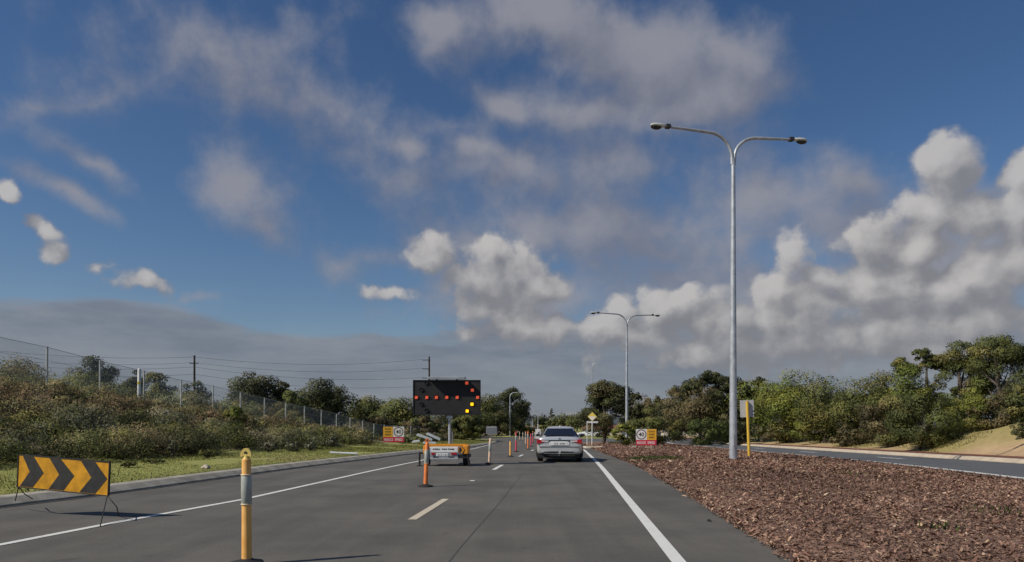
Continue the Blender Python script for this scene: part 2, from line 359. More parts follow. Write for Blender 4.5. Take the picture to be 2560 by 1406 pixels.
def text(name, string, w, h, mt, parent, loc, y=-.004):
    cu = bpy.data.curves.new(name, 'FONT'); cu.body = string; cu.align_x = 'CENTER'; cu.align_y = 'CENTER'; cu.space_line = .85
    cu.offset = .018
    t = bpy.data.objects.new(name+'_tmp', cu); COL.objects.link(t)
    me = bpy.data.meshes.new_from_object(t.evaluated_get(bpy.context.evaluated_depsgraph_get()))
    bpy.data.objects.remove(t)
    co = np.array([v.co[:] for v in me.vertices]); lo = co.min(0); hi = co.max(0)
    for v in me.vertices:
        v.co = ((v.co.x-(lo[0]+hi[0])/2)/(hi[0]-lo[0])*w, y, (v.co.y-(lo[1]+hi[1])/2)/(hi[1]-lo[1])*h)
    me.materials.clear(); me.materials.append(mt)
    o = bpy.data.objects.new(name, me); put(o, parent); o.location = loc; return o

# ------------------------------------------------------------------ lie of the land
TH = math.atan(.078)                                   # the road runs 4.5 degrees right of the view
def interp(x, tab): return np.interp(x, [t[0] for t in tab], [t[1] for t in tab])
def zg(Y):
    Y = np.asarray(Y, float); t = np.clip((Y-20)/12, 0, 1)
    return -.0135*np.where(Y < 32, 12*t*t/2, np.minimum(Y, 82)-26)
KERB = [(-30, -11.6), (0, -10.2), (8, -9.55), (12.46, -9.0), (14.8, -8.4), (20, -7.72), (30, -6.4), (40.5, -5.5), (57, -3.7), (80, -2.3), (95, -1.55), (140, 2.0), (4000, 300)]
def XL(Y): return interp(Y, KERB)
def XM1(Y): return interp(Y, [(-30, .1), (7.46, 3.03), (14.4, 3.66), (25, 4.5), (47, 5.65), (60, 6.5), (85, 8.4), (4000, 314)])
def XM2(Y): return 13.6+.078*(np.asarray(Y, float)-19)
def XR(Y): return 21.55+.078*(np.asarray(Y, float)-29.7)
def base(X, Y): return zg(Y)-.02*np.clip(X-XM2(Y), 0, 8)
def fence_x(Y): return -19.2+.155*(Y-29.2)
def fz(Y): return interp(Y, [(0, 3.1), (29, 2.75), (35, 2.3), (41, 1.95), (50, 1.15), (56, .75), (62, .1), (70, -.3), (80, -.62), (4000, -.62)])
def ss(x, a, b):
    t = np.clip((x-a)/(b-a), 0, 1); return t*t*(3-2*t)
def wob(X, Y): return .5*np.sin(X*.7+1.3*np.sin(Y*.31))+.5*np.sin(Y*.55+1.1*np.sin(X*.43)+2)
def land(X, Y):
    """height of the natural ground"""
    X = np.asarray(X, float); Y = np.asarray(Y, float); b = base(X, Y)
    t = XL(Y)-X                                        # distance left of the kerb
    verge = zg(Y)+.11+.045*np.minimum(t, 6)+.02*wob(X, Y)
    span = np.maximum(XL(Y)-fence_x(Y)-5.0, 1.5)
    k = ss(t, 5.0, 5.0+span)
    far_l = np.clip(t-5-span, 0, 60)
    dune = fz(Y)+.015*far_l*ss(70-Y, 0, 25)+.12*wob(X*.6, Y*.6)*k
    left = verge*(1-k)+dune*k
    left = np.where(t < .5, zg(Y)-.06, left)
    side = ((Y > 97) & (Y < 128))
    left = np.where(side, zg(Y)-.06, left)
    left = np.where(Y > 128, zg(Y)+.12+.2*wob(X*.15, Y*.1)*ss(t, 2, 20), left)
    tr = X-XR(Y)
    wy = interp(Y, [(-30, 1), (30, 1), (40, .95), (46, .5), (52, .25), (70, .15), (120, .1)])
    right = b+.10+.08*ss(tr, 2.0, 2.4)+ss(tr, 2.2, 6.5)*1.75*wy+(.10*wob(X, Y)+.07*wob(X*2.9, Y*2.3))*ss(tr, 2.2, 4)+.01*np.clip(tr-6, 0, 40)
    right = np.where(tr < .5, b-.06, right)
    return np.where(t > 0, left, np.where(tr > 0, right, b-.06))
def G(px, py, off=0):
    """photo pixel on the ground -> world point"""
    d = 20.
    for _ in range(60):
        X = (px-CX)/F*d; z = float(base(X, d))+off; d2 = F*(CH-z)/max(py-HY, 4); d = .5*d+.5*min(d2, 400)
    return Vector(((px-CX)/F*d, d, float(base((px-CX)/F*d, d))+off))
def at(px, d): return (px-CX)/F*d
def zat(py, d): return CH+(HY-py)/F*d
def on(px, d):
    X = at(px, d); return Vector((X, d, float(land(X, d))))

rows = np.concatenate([np.arange(-30, 0, 3), np.arange(0, 60, .5), np.arange(60, 96.5, 1), [96.9, 97.1], np.arange(98, 128, 3), [127.9, 128.1], np.arange(129, 160, 3),
                       [165, 180, 200, 230, 270, 330, 420, 560, 800, 1200, 2000, 4000]])
offL = np.concatenate([[2600, 1500, 900, 550, 350, 240, 170, 130, 100, 80, 65, 55, 47, 41, 36, 32, 29], np.arange(26, .7, -.5), [.53, .46]])
offR = np.concatenate([[.46, .52], np.arange(.8, 16, .5), [17, 19, 22, 26, 31, 37, 45, 60, 80, 110, 160, 240, 380, 600, 1000, 1800, 3000]])
mid = np.linspace(0, 1, 12)
grid = []
for Y in rows:
    l = float(XL(Y)); r = float(XR(Y))
    grid.append(np.concatenate([l-offL, [l-.02], l+.03+mid*(r-l-.06), [r+.02], r+offR]))
grid = np.array(grid); YY = np.repeat(rows[:, None], grid.shape[1], 1); ZZ = land(grid, YY)
ZZ = np.where(YY > 300, np.minimum(ZZ, -.75), ZZ)
nr, nc = grid.shape
verts = np.stack([grid, YY, ZZ], -1).reshape(-1, 3)
me = bpy.data.meshes.new('ground')
me.from_pydata(verts.tolist(), [], [(i*nc+j, i*nc+j+1, (i+1)*nc+j+1, (i+1)*nc+j) for i in range(nr-1) for j in range(nc-1)])
me.polygons.foreach_set('use_smooth', [True]*len(me.polygons))
t = (XL(YY)-grid); tr = grid-XR(YY)
nz = wob(grid*.9, YY*.8); nz2 = wob(grid*2.3+4, YY*2.1)
def mixa(a, b, k): return a*(1-k[..., None])+np.array(b)*k[..., None]
colr = np.zeros((nr, nc, 3))+np.array((.29, .29, .085))
colr = mixa(colr, (.38, .32, .13), ss(nz+nz2*.5, .2, 1.)*.6)              # drier grass
colr = mixa(colr, (.17, .135, .085), ss(t+.6*nz2, 4.8, 6.5))               # litter under the scrub
rc = np.zeros((nr, nc, 3))+np.array((.45, .31, .175))
rc = mixa(rc, (.30, .25, .09), np.clip(ss(tr+1.2*nz+.6*nz2, 2.2, 4.6)*ss(YY, 20, 34), 0, 1)*.9)
rc = mixa(rc, (.17, .055, .03), ((tr > .25) & (tr < 1.4)).astype(float))   # red brick strip behind the kerb
rc = mixa(rc, (.20, .16, .09), ss(tr, 10, 16))
colr = np.where((tr > 0)[..., None], rc, colr)
a = me.attributes.new('zone', 'FLOAT_COLOR', 'POINT')
a.data.foreach_set('color', np.concatenate([colr, np.ones((nr, nc, 1))], -1).reshape(-1).astype(np.float32))
me.materials.append(MT['ground'])
kind(put(bpy.data.objects.new('ground', me)))

def sheet(name, Ys, fx0, fx1, zoff, m, n=2, zf=None):
    vs = []; fs = []
    for Y in Ys:
        for k in range(n+1):
            X = float(fx0(Y))+(float(fx1(Y))-float(fx0(Y)))*k/n
            vs.append((X, Y, float(base(X, Y))+zoff+(zf(X, Y, k/n) if zf else 0)))
    for i in range(len(Ys)-1):
        for k in range(n): fs.append((i*(n+1)+k, i*(n+1)+k+1, (i+1)*(n+1)+k+1, (i+1)*(n+1)+k))
    b = MB(); b.add(vs, fs, 0, True); return kind(b.build(name, m))
RY = list(np.arange(-20, 97, 1.))+list(np.arange(97, 300, 8))
sheet('road', RY, lambda Y: XL(Y)+.005 if Y < 97 or Y > 129 else XL(Y)-.005, lambda Y: XM1(Y)+.35, 0, MT['asphalt'], 4)
sheet('oncoming_road', RY, lambda Y: XM2(Y)-.3, lambda Y: XR(Y)-.005, 0, MT['asphalt2'], 12)
b = MB(); ys = list(np.arange(97.2, 128, 3))
b.add([(x, y, float(zg(y))-.004) for y in ys for x in (-70, -40, -20, float(XL(y))+.02)], [(i*4+k, i*4+k+1, i*4+k+5, i*4+k+4) for i in range(len(ys)-1) for k in range(3)])
kind(b.build('side_road', MT['asphalt']))
kind(MB().add([(5, 86, -.75), (70, 86, -.78), (70, 112, -.78), (5, 112, -.75)], [(0, 1, 2, 3)]).build('cross_road', MT['asphalt2']))

def strip(name, pts, w, m, off=.006):
    """painted line along world points"""
    P_ = [Vector((p[0], p[1], 0)) for p in pts]; vs = []; 
    for i, p in enumerate(P_):
        d = (P_[min(i+1, len(P_)-1)]-P_[max(i-1, 0)]).normalized(); s = Vector((d.y, -d.x, 0))*w/2
        for q in (p-s, p+s): vs.append((q.x, q.y, float(base(q.x, q.y))+off))
    return kind(MB().add(vs, [(2*i, 2*i+1, 2*i+3, 2*i+2) for i in range(len(P_)-1)]).build(name, m))
def resamp(pts, step=1.):
    out = []
    for p, q in zip(pts, pts[1:]):
        n = max(1, int((Vector(q)-Vector(p)).length/step)); out += [Vector(p).lerp(Vector(q), i/n) for i in range(n)]
    return out+[Vector(pts[-1])]
dirn = Vector((math.sin(TH), math.cos(TH), 0)); perp = Vector((math.cos(TH), -math.sin(TH), 0))
# left edge line eases outward towards the camera
EL = [(-8.2, 0, 0), (-6.9, 5.5, 0)]+[tuple(G(*p)) for p in ((0, 1363), (300, 1305), (605, 1250), (830, 1200), (1040, 1155), (1165, 1127), (1225, 1112))]
strip('edge_line', resamp(EL), .13, MT['line'])
r0 = G(1697, 1406); strip('edge_line', resamp([tuple(r0-dirn*9), tuple(r0+dirn*43)]), .155, MT['line'])
c0 = G(1030, 1300)
for k in range(-1, 7):
    p = c0+dirn*12*k
    strip('lane_dash', resamp([tuple(p), tuple(p+dirn*3.0)]), .135, MT['line_y'] if k == 0 else MT['line'])
strip('edge_line', resamp([tuple(Vector((XM2(y)+.22, y, 0))) for y in range(0, 92, 2)]), .38, MT['line'])
for k in range(-2, 7):
    y = 21.2+12*k
    strip('lane_dash', resamp([(XM2(y)+3.75, y, 0), (XM2(y+3)+3.75, y+3, 0)]), .32, MT['line'])
strip('asphalt_seam', [G(1095, 1440), G(1150, 1370), G(1200, 1313), G(1245, 1262), G(1275, 1224), G(1310, 1180)], .016, MT['seam'], .003)
# concrete kerbs
def kerb(name, pts, m, w=.28, h=.125, gutter=0):
    """pts run with the carriageway on their right"""
    P_ = resamp(pts, 1.5); prof = [(.0, -.05), (-.01, .035), (-w*.42, h-.008), (-w*.5, h), (-w, h+.008), (-w, -.05)]; vs = []
    for i, p in enumerate(P_):
        d = (P_[min(i+1, len(P_)-1)]-P_[max(i-1, 0)]); d.z = 0; d.normalize(); s = Vector((d.y, -d.x, 0))
        z0 = float(base(p.x, p.y))
        for u, z in prof: q = p+s*u; vs.append((q.x, q.y, z0+z))
    n = 6; fs = [(i*n+k, i*n+k+1, (i+1)*n+k+1, (i+1)*n+k) for i in range(len(P_)-1) for k in range(5)]
    fs += [tuple(range(6)), tuple((len(P_)-1)*n+k for k in (5, 4, 3, 2, 1, 0))]
    return kind(MB().add(vs, fs).build(name, m))
lk = [(float(XL(y)), y, 0) for y in list(np.arange(-15, 94, 2))]
xe = float(XL(94)); lk += [(xe-.3, 95.2, 0), (xe-1.2, 96.2, 0), (xe-2.6, 96.7, 0), (xe-8, 96.9, 0), (xe-40, 97, 0)]
kerb('kerb', lk, MT['concrete'], .5, .15)
kerb('kerb', [(-60, 128.2, 0), (-8, 128.2, 0), (-2.0, 128.2, 0), (-.2, 129, 0), (.9, 131, 0), (2.2, 140, 0), (4.5, 170, 0)], MT['concrete_pale'])
kerb('kerb', [(float(XR(y)), y, 0) for y in range(110, -16, -3)], MT['kerb_peach'], .55, .17)
sheet('brick_path', list(np.arange(8, 108, 1.)), lambda Y: XR(Y)+.56, lambda Y: XR(Y)+2.25, .205, MT['brick'], 2)
kerb('kerb', [(8.7, 88, 0), (7.2, 76, 0), (6.35, 62, 0), (5.95, 57, 0), (6.2, 55.9, 0), (7.2, 55.6, 0)][::-1], MT['concrete_pale'], .5, .16)
# joint of dirt between the kerb and the road
strip('gutter', resamp([(float(XL(y))+.09, y, 0) for y in range(-12, 94, 2)]), .17, mat('gutter_dirt', (.035, .031, .026), .95, var=.6, vscale=3), .004)

# mulched median
MY = list(np.arange(-12, 88, .5))
def jag(Y): return .03*math.sin(Y*3.1)+.025*math.sin(Y*7.7+1)+.02*math.sin(Y*1.3)
sheet('mulch_bed', MY, lambda Y: XM1(Y)+jag(Y), lambda Y: XM2(Y)-.22+jag(Y+40)*.6, .008, MT['mulch'], 24,
      lambda X, Y, k: (.09*min(1, k*8)*(1-k))+.03*math.sin(X*2.1+Y)*math.sin(Y*1.7)*min(1, k*5)*(1-k))
def mz(X, Y): 
    k = np.clip((X-XM1(Y))/(XM2(Y)-XM1(Y)), 0, 1); e = np.minimum(1, k*8)*(1-k)
    return base(X, Y)+.01+.09*e

# ------------------------------------------------------------------ mulch chips and grass: ground cover nobody could count
def rot_basis(n, tilt):
    a = rng.uniform(0, 2*np.pi, n); u = np.stack([np.cos(a), np.sin(a), rng.normal(0, tilt, n)], -1)
    v = np.stack([-np.sin(a), np.cos(a), rng.normal(0, tilt, n)], -1); return u, v
def chips(n):
    Y = 6.4+ (1-np.sqrt(rng.random(n)*.999))*34
    Y = np.where(rng.random(n) < .16, rng.uniform(25, 80, n), Y)
    X = XM1(Y)-.02+rng.random(n)**.94*(XM2(Y)-XM1(Y)+.06)
    X = np.where(rng.random(n) < .08, XM1(Y)+rng.normal(.04, .07, n), X)
    keep = (X > -.74*Y-2) & (X < .76*Y+1) & (X < XM2(Y)-.10-.12*rng.random(n)); X, Y = X[keep], Y[keep]; n = len(X)
    L = rng.gamma(2.2, .0135, n)*np.clip(Y/16, 1, 2.2)+.014; Wd = L*rng.uniform(.18, .5, n)
    u, v = rot_basis(n, .38); c = np.stack([X, Y, mz(X, Y)+rng.uniform(.0, .03, n)], -1)
    bend = np.zeros((n, 3)); bend[:, 2] = rng.uniform(0, .35, n)*L*.4
    V = np.stack([c-u*L[:, None]*.5-v*Wd[:, None]*.3, c+bend-v*Wd[:, None]*.5, c+u*L[:, None]*.5-v*Wd[:, None]*.15,
                  c+u*L[:, None]*.42+v*Wd[:, None]*.3, c+bend+v*Wd[:, None]*.5, c-u*L[:, None]*.45+v*Wd[:, None]*.25], 1)
    pal = 1.0*np.array([(.25, .158, .12), (.17, .105, .085), (.32, .20, .15), (.46, .32, .22), (.12, .08, .068), (.27, .145, .11), (.58, .45, .33)])
    k = rng.choice(7, n, p=[.26, .22, .2, .10, .12, .07, .03])
    T = pal[k]*np.array([1.03, .98, .92])*rng.uniform(.78, 1.22, (n, 1))*(.9+.22*wob(X*1.1, Y*.9)+.14*wob(X*3.3, Y*2.7))[:, None]
    kind(quads_mesh('wood_chips', V, 6, MT['chips'], attrs={'tint': ('FLOAT_COLOR', T)}), 'stuff')
chips(230000)
def grass(name, X, Y, Z, hgt, wid, pal, probs):
    n = len(X); a = rng.uniform(0, 2*np.pi, n); h = hgt*rng.uniform(.5, 1.3, n)
    u = np.stack([np.cos(a), np.sin(a), np.zeros(n)], -1)*(wid*rng.uniform(.6, 1.4, n))[:, None]
    c = np.stack([X, Y, Z-.01], -1); tip = c+np.stack([rng.normal(0, .35, n)*h, rng.normal(0, .35, n)*h, h], -1)
    V = np.stack([c-u, c+u, tip], 1)
    T = np.array(pal)[rng.choice(len(pal), n, p=probs)]*rng.uniform(.75, 1.25, (n, 1))
    nr_ = np.stack([rng.normal(0, .25, n), rng.normal(0, .25, n), np.ones(n)], -1)
    return kind(quads_mesh(name, V, 3, MT['grass'], attrs={'tint': ('FLOAT_COLOR', T), 'nrm': ('FLOAT_VECTOR', nr_)}), 'stuff')
n = 110000
Y = 10+rng.random(n)**1.3*80; t = rng.random(n)*6.3+.60; X = XL(Y)-t
k = (X > -.75*Y-1) & ((wob(X*1.3, Y*1.1)+.4*wob(X*4, Y*3.7)) > -.75+.25*(t > 5)); X, Y = X[k], Y[k]
h = .02+.03*ss(wob(X*.8+3, Y*.9), -.2, 1)+.02*rng.random(len(X))
grass('verge_grass', X, Y, land(X, Y), h, .012*np.clip(Y/14, 1, 4), [(.29, .33, .075), (.38, .38, .10), (.50, .43, .19), (.24, .28, .07)], [.38, .34, .10, .18])
def patch(cx, cy, rx, ry, n):
    a = rng.uniform(0, 2*np.pi, n); r = np.sqrt(rng.random(n)); return cx+rx*r*np.cos(a), cy+ry*r*np.sin(a)
n = 16000
Y = rng.uniform(22, 60, n); t = 2.3+rng.random(n)*10; X = XR(Y)+t
k = (wob(X*.9+1, Y*.8)+.5*wob(X*2.7, Y*2.2) > -.15+.8*(t < 3.2)); X, Y = X[k], Y[k]
grass('bank_grass', X, Y, land(X, Y), .13, .02, [(.26, .24, .07), (.40, .33, .15), (.18, .19, .05), (.34, .27, .12)], [.35, .25, .2, .2])
px_ = [patch(*G(1640, 1152).xy, 1.1, 1.6, 2600), patch(*G(1590, 1150).xy, .5, .8, 500), patch(*G(1545, 1108).xy, 1.2, 2.5, 1500), patch(*G(1760, 1128).xy, .6, .8, 300), patch(*G(2350, 1335).xy, .35, .3, 60), patch(*G(2120, 1190).xy, .5, .5, 70), patch(*G(2480, 1290).xy, .5, .4, 60)]
X = np.concatenate([p[0] for p in px_]); Y = np.concatenate([p[1] for p in px_])
grass('median_grass', X, Y, mz(X, Y), .09, .02, [(.10, .14, .03), (.17, .18, .05)], [.6, .4])

# ------------------------------------------------------------------ foliage
def leaves(cl_c, cl_r, n, ls, pal, probs, out_c=None, flat=.75, tint_var=.35, aspect=.55):
    """leaf quads over clumps cl_c (m,3) with radii cl_r (m,)"""
    m = len(cl_c); w = cl_r**2; idx = rng.choice(m, n, p=w/w.sum())
    d = rng.normal(0, 1, (n, 3)); d[:, 2] += .25; d /= np.linalg.norm(d, axis=1, keepdims=True)
    rr = cl_r[idx]*np.clip(rng.normal(.80, .17, n), .2, 1.1)
    p = cl_c[idx]+d*rr[:, None]*np.array([1, 1, flat])
    oc = cl_c.mean(0) if out_c is None else out_c
    o = p-oc; o /= np.maximum(np.linalg.norm(o, axis=1, keepdims=True), 1e-4)
    nrm = d*.62+o*.45+rng.normal(0, .16, (n, 3))
    a = rng.normal(0, 1, (n, 3)); a -= d*(a*d).sum(1, keepdims=True)*.6; a /= np.linalg.norm(a, axis=1, keepdims=True)
    bq = np.cross(a, d+rng.normal(0, .5, (n, 3))); bq /= np.linalg.norm(bq, axis=1, keepdims=True)
    s = ls*rng.uniform(.6, 1.5, n)[:, None]; a = a*s*.5; bq = bq*s*.5*aspect
    V = np.stack([p-a, p+bq, p+a, p-bq], 1)
    pc = np.array(pal)[rng.choice(len(pal), m, p=probs)]*rng.uniform(1-tint_var, 1+tint_var, (m, 1))
    T = pc[idx]*rng.uniform(.88, 1.12, (n, 1))
    return V, nrm, T
def ell_pts(n, c, r, lo=.5, hi=.95):
    d = rng.normal(0, 1, (n, 3)); d /= np.linalg.norm(d, axis=1, keepdims=True)
    return np.array(c)+d*rng.uniform(lo, hi, (n, 1))*np.array(r)
def limbs(b, H, W_, nl, r0, lean=(0, 0), top=.75, fork=.3):
    tx, ty = lean
    pts = [(tx*s_*H+.04*W_*math.sin(s_*7), ty*s_*H, H*s_) for s_ in (0, .15, fork, (fork+top)/2, top)]
    b.tube([(0, 0, -.2)]+pts[0:], [r0*1.4, r0*1.15, r0, r0*.8, r0*.5, r0*.2], 8)
    for k in range(nl):
        a_ = 2*math.pi*k/nl+random.random(); s0 = random.uniform(fork*.8, top*.75); L = W_*random.uniform(.16, .30)
        p0 = Vector((tx*s0*H, ty*s0*H, H*s0)); p1 = p0+Vector((math.cos(a_)*L*.5, math.sin(a_)*L*.5, L*.45)); p2 = p0+Vector((math.cos(a_)*L, math.sin(a_)*L, L*.75+.05*H))
        b.tube([p0, p1, p2], [r0*.5, r0*.35, r0*.12], 6)
PAL = {
 'olive': ([(0.180, 0.201, 0.062), (0.241, 0.240, 0.072), (0.132, 0.152, 0.053), (0.301, 0.264, 0.088)], [.35, .3, .2, .15]),
 'dark': ([(0.099, 0.110, 0.045), (0.133, 0.139, 0.053), (0.078, 0.085, 0.040), (0.188, 0.168, 0.072)], [.35, .3, .2, .15]),
 'lime': ([(0.225, 0.264, 0.056), (0.307, 0.321, 0.066), (0.155, 0.196, 0.047), (0.369, 0.343, 0.095)], [.35, .3, .2, .15]),
 'brown': ([(0.231, 0.187, 0.090), (0.298, 0.232, 0.112), (0.163, 0.143, 0.074), (0.204, 0.219, 0.074)], [.35, .25, .2, .2]),
 'grey': ([(0.261, 0.259, 0.176), (0.343, 0.326, 0.222), (0.181, 0.191, 0.111), (0.242, 0.210, 0.111)], [.35, .3, .2, .15]),
 'bright': ([(.12, .155, .045), (.155, .185, .055), (.09, .12, .036)], [.4, .35, .25]),
 'dry': ([(0.281, 0.200, 0.115), (0.337, 0.240, 0.142), (0.224, 0.167, 0.091), (0.210, 0.187, 0.091)], [.35, .25, .25, .15]),
 'scrub': ([(0.268, 0.227, 0.109), (0.212, 0.215, 0.087), (0.338, 0.268, 0.142), (0.142, 0.150, 0.067), (0.394, 0.281, 0.168)], [.3, .28, .17, .15, .10]),
}
def crown_mesh(kindk, H, W_, ls, pal, dens=1.):
    """leaf clumps spread through the crown's volume"""
    if kindk == 'dome':
        c = ell_pts(80, (0, 0, H*.50), (W_*.46, W_*.40, H*.48), .25, .95); c[:, 2] = np.clip(c[:, 2], H*.08, H*.92); r = rng.uniform(.13, .23, 80)*min(W_, H*1.2)
    elif kindk == 'tall':
        c = np.concatenate([ell_pts(44, (0, 0, H*.52), (W_*.44, W_*.38, H*.42)), ell_pts(14, (W_*.08, 0, H*.84), (W_*.30, W_*.25, H*.13))]); r = rng.uniform(.09, .17, 58)*min(W_, H*1.1)
    elif kindk == 'open':
        cs = []; rs_ = []
        for k in range(22):
            a_ = rng.uniform(0, 2*np.pi); rad = rng.uniform(.08, .42)*W_; z = H*rng.uniform(.36, .93)
            cc = (rad*np.cos(a_), rad*np.sin(a_), z-.25*H*(rad/W_)); cs.append(ell_pts(9, cc, (W_*.15, W_*.15, H*.07), .3, 1)); rs_.append(rng.uniform(.05, .10, 9)*W_)
        c = np.concatenate(cs); r = np.concatenate(rs_)
    elif kindk == 'bush':
        c = ell_pts(46, (0, 0, H*.42), (W_*.46, W_*.38, H*.50)); c[:, 2] = np.maximum(c[:, 2], .06*H+.05); r = rng.uniform(.08, .17, 46)*min(W_, H*1.3)
    elif kindk == 'spike':
        zz = rng.uniform(.15, .97, 44); a_ = rng.uniform(0, 2*np.pi, 44); rad = (1-zz)*.45*W_+.02
        c = np.stack([rad*np.cos(a_), rad*np.sin(a_), zz*H], -1); r = rng.uniform(.06, .13, 44)*W_*(1.15-zz)
    n = int(np.clip(9.5*dens*W_*H/(ls*ls), 700, 34000))
    return leaves(c, r, n, ls, *PAL[pal], out_c=np.array((0, 0, H*.4)), flat=.7 if kindk != 'spike' else .5)
def foliage_obj(name, V, nrm, T, parent=None, mt='leaf'):
    return quads_mesh(name, V, 4, MT[mt], parent, {'tint': ('FLOAT_COLOR', T), 'nrm': ('FLOAT_VECTOR', nrm)})
def tree(label, px, d, top, wpx, kindk, pal, cat='tree', name='tree', group='trees', lean=(0, 0), zb=None, nl=6, dens=1., lsk=1.9):
    p = on(px, d); 
    if zb is not None: p.z = zb
    elif XM1(d) < p.x < XM2(d): p.z = float(mz(p.x, d))
    H = zat(top, d)-p.z; W_ = 1.16*wpx/F*d; ls = max(.06, lsk*2.1/F*d)
    o = thing(name, label, cat, p, random.uniform(-.3, .3), group)
    b = MB(); r0 = max(.05, .028*H)
    fork, tp = {'dome': (.25, .7), 'tall': (.35, .8), 'open': (.38, .8), 'bush': (.1, .5), 'spike': (.3, .95)}[kindk]
    limbs(b, H, W_, nl if kindk != 'bush' else 4, r0*(.6 if kindk == 'bush' else 1), lean, tp, fork); b.build('trunk' if name != 'shrub' else 'stem', MT['bark'], o)
    V, nm, T = crown_mesh(kindk, H, W_, ls, pal, dens)
    if lean != (0, 0): V = V+np.array([lean[0]*H, lean[1]*H, 0])*.6
    foliage_obj('crown' if name != 'shrub' else 'foliage', V, nm, T, o)
    return o
G_R = 'trees and tall shrubs behind the oncoming road'; G_L = 'trees on the skyline behind the wire fence'; G_M = 'trees in the median and beyond the junction'
# --- median and centre right
tree('dark green tree with leaning black trunk behind the yellow diamond sign', 1508, 78, 948, 128, 'tall', 'dark', lean=(.05, 0), group=G_M, dens=1.7)
tree('small dark tree crown behind the second lamp post, right of the leaning tree', 1590, 100, 966, 70, 'open', 'dark', group=G_M)
tree('broad leafy pale green shrub directly behind the right-hand 40 sign', 1640, 66, 1015, 140, 'bush', 'olive', 'shrub', 'shrub', G_M)
tree('small light green shrub at the foot of the second lamp post', 1566, 64, 1046, 62, 'bush', 'lime', 'shrub', 'shrub', G_M)
tree('reddish brown gum tree with rounded top between second and nearest lamp posts', 1693, 96, 953, 92, 'tall', 'brown', group=G_M)
tree('small dark gum tree low between the second lamp post and reddish brown gum', 1640, 112, 985, 70, 'open', 'brown', group=G_M)
tree('tall open dark gum tree with sky gaps left of the nearest lamp post', 1772, 92, 922, 130, 'open', 'dark', group=G_R, dens=1.7)
tree('brownish bushy tree filling below the open dark gum', 1745, 90, 965, 140, 'dome', 'brown', group=G_R)
tree('round bright green shrub beside the road left of the nearest lamp post', 1765, 74, 1038, 108, 'bush', 'bright', 'shrub', 'shrub', G_R)
for lab, px, d, top, w, kk, pl in (('low brown tree behind the pale green median shrub', 1600, 118, 1000, 110, 'dome', 'brown'), ('dark bushy tree low behind the reddish brown gum', 1690, 108, 1000, 120, 'dome', 'dark'),
   ('bushy brown green tree between open dark gum and nearest lamp post', 1815, 96, 980, 110, 'dome', 'brown'), ('low dark green shrub behind the nearest lamp post base', 1830, 80, 1030, 90, 'bush', 'dark'), ('small brown tree just right of the second lamp post', 1612, 124, 985, 60, 'dome', 'brown')):
    tree(lab, px, d, top, w, kk, pl, group=G_R)
tree('dark tree with ragged top right behind the nearest lamp post', 1862, 88, 930, 90, 'open', 'dark', group=G_R, dens=1.6)
# --- right hand belt
for (lab, px, d, top, w, kk, pl, nm) in (
 ('dense yellow green tree behind the back of the grey sign', 1905, 74, 934, 130, 'dome', 'lime', 'tree'),
 ('rounded lime green tree with the highest top right of the grey sign', 1978, 68, 922, 140, 'dome', 'lime', 'tree'),
 ('olive tree with flat top right of the lime green trees', 2062, 66, 934, 120, 'dome', 'olive', 'tree'),
 ('low leafy lime shrub under the olive tree by the sandy edge', 2050, 56, 1000, 150, 'bush', 'lime', 'shrub'),
 ('olive green bushy tree in the middle of the right-hand belt', 2135, 60, 948, 130, 'dome', 'olive', 'tree'),
 ('brown grey thin shrub at the sandy edge right of the grey sign', 1960, 58, 1040, 100, 'bush', 'brown', 'shrub'),
 ('low brown dry shrub at the sandy edge below the olive bushy tree', 2120, 52, 1058, 90, 'bush', 'brown', 'shrub'),
 ('dark olive tree with small knob top left of the tallest trees', 2200, 58, 915, 110, 'dome', 'olive', 'tree'),
 ('yellow green tree just left of and below the tallest trees', 2262, 56, 905, 120, 'dome', 'lime', 'tree'),
 ('large dull olive shrub overhanging the sandy bank, biggest on the bank', 2300, 43, 952, 180, 'bush', 'olive', 'shrub'),
 ('dull brown olive shrub leaning on the left side of the big bank shrub', 2215, 45, 985, 130, 'bush', 'brown', 'shrub'),
 ('open umbrella topped tree with sky showing through, left of the tallest pair', 2320, 58, 858, 120, 'open', 'olive', 'tree'),
 ('tall round crowned olive tree between umbrella tree and frame edge tree', 2402, 56, 844, 130, 'tall', 'olive', 'tree'),
 ('tallest broad tree at the right edge above the grassy bank', 2500, 52, 834, 190, 'tall', 'olive', 'tree'),
 ('yellowish shrub on top of the bank below the tall round crowned tree', 2420, 46, 965, 130, 'bush', 'lime', 'shrub'),
 ('grey brown shrub on top of the bank below the tallest tree', 2500, 45, 958, 130, 'bush', 'brown', 'shrub'),
 ('dark shrub cut by the right frame edge on top of the bank', 2570, 44, 920, 130, 'bush', 'olive', 'shrub'),
 ('tiny dark dead bush on the grassy slope at the right frame edge', 2556, 37, 1045, 46, 'bush', 'dark', 'shrub')):
    kx = (px-CX)/F; tm = 2.4+.5*w/F*d*(1 if nm == 'shrub' else .8)
    if 'biggest' in lab: tm = 2.9
    d = max(d, min(95, (19.23+tm)/(kx-.078)))
    tree(lab, px, d, top, w, kk, pl, 'tree' if nm == 'tree' else 'shrub', nm, G_R, dens=1.7 if kk == 'open' else 1.)
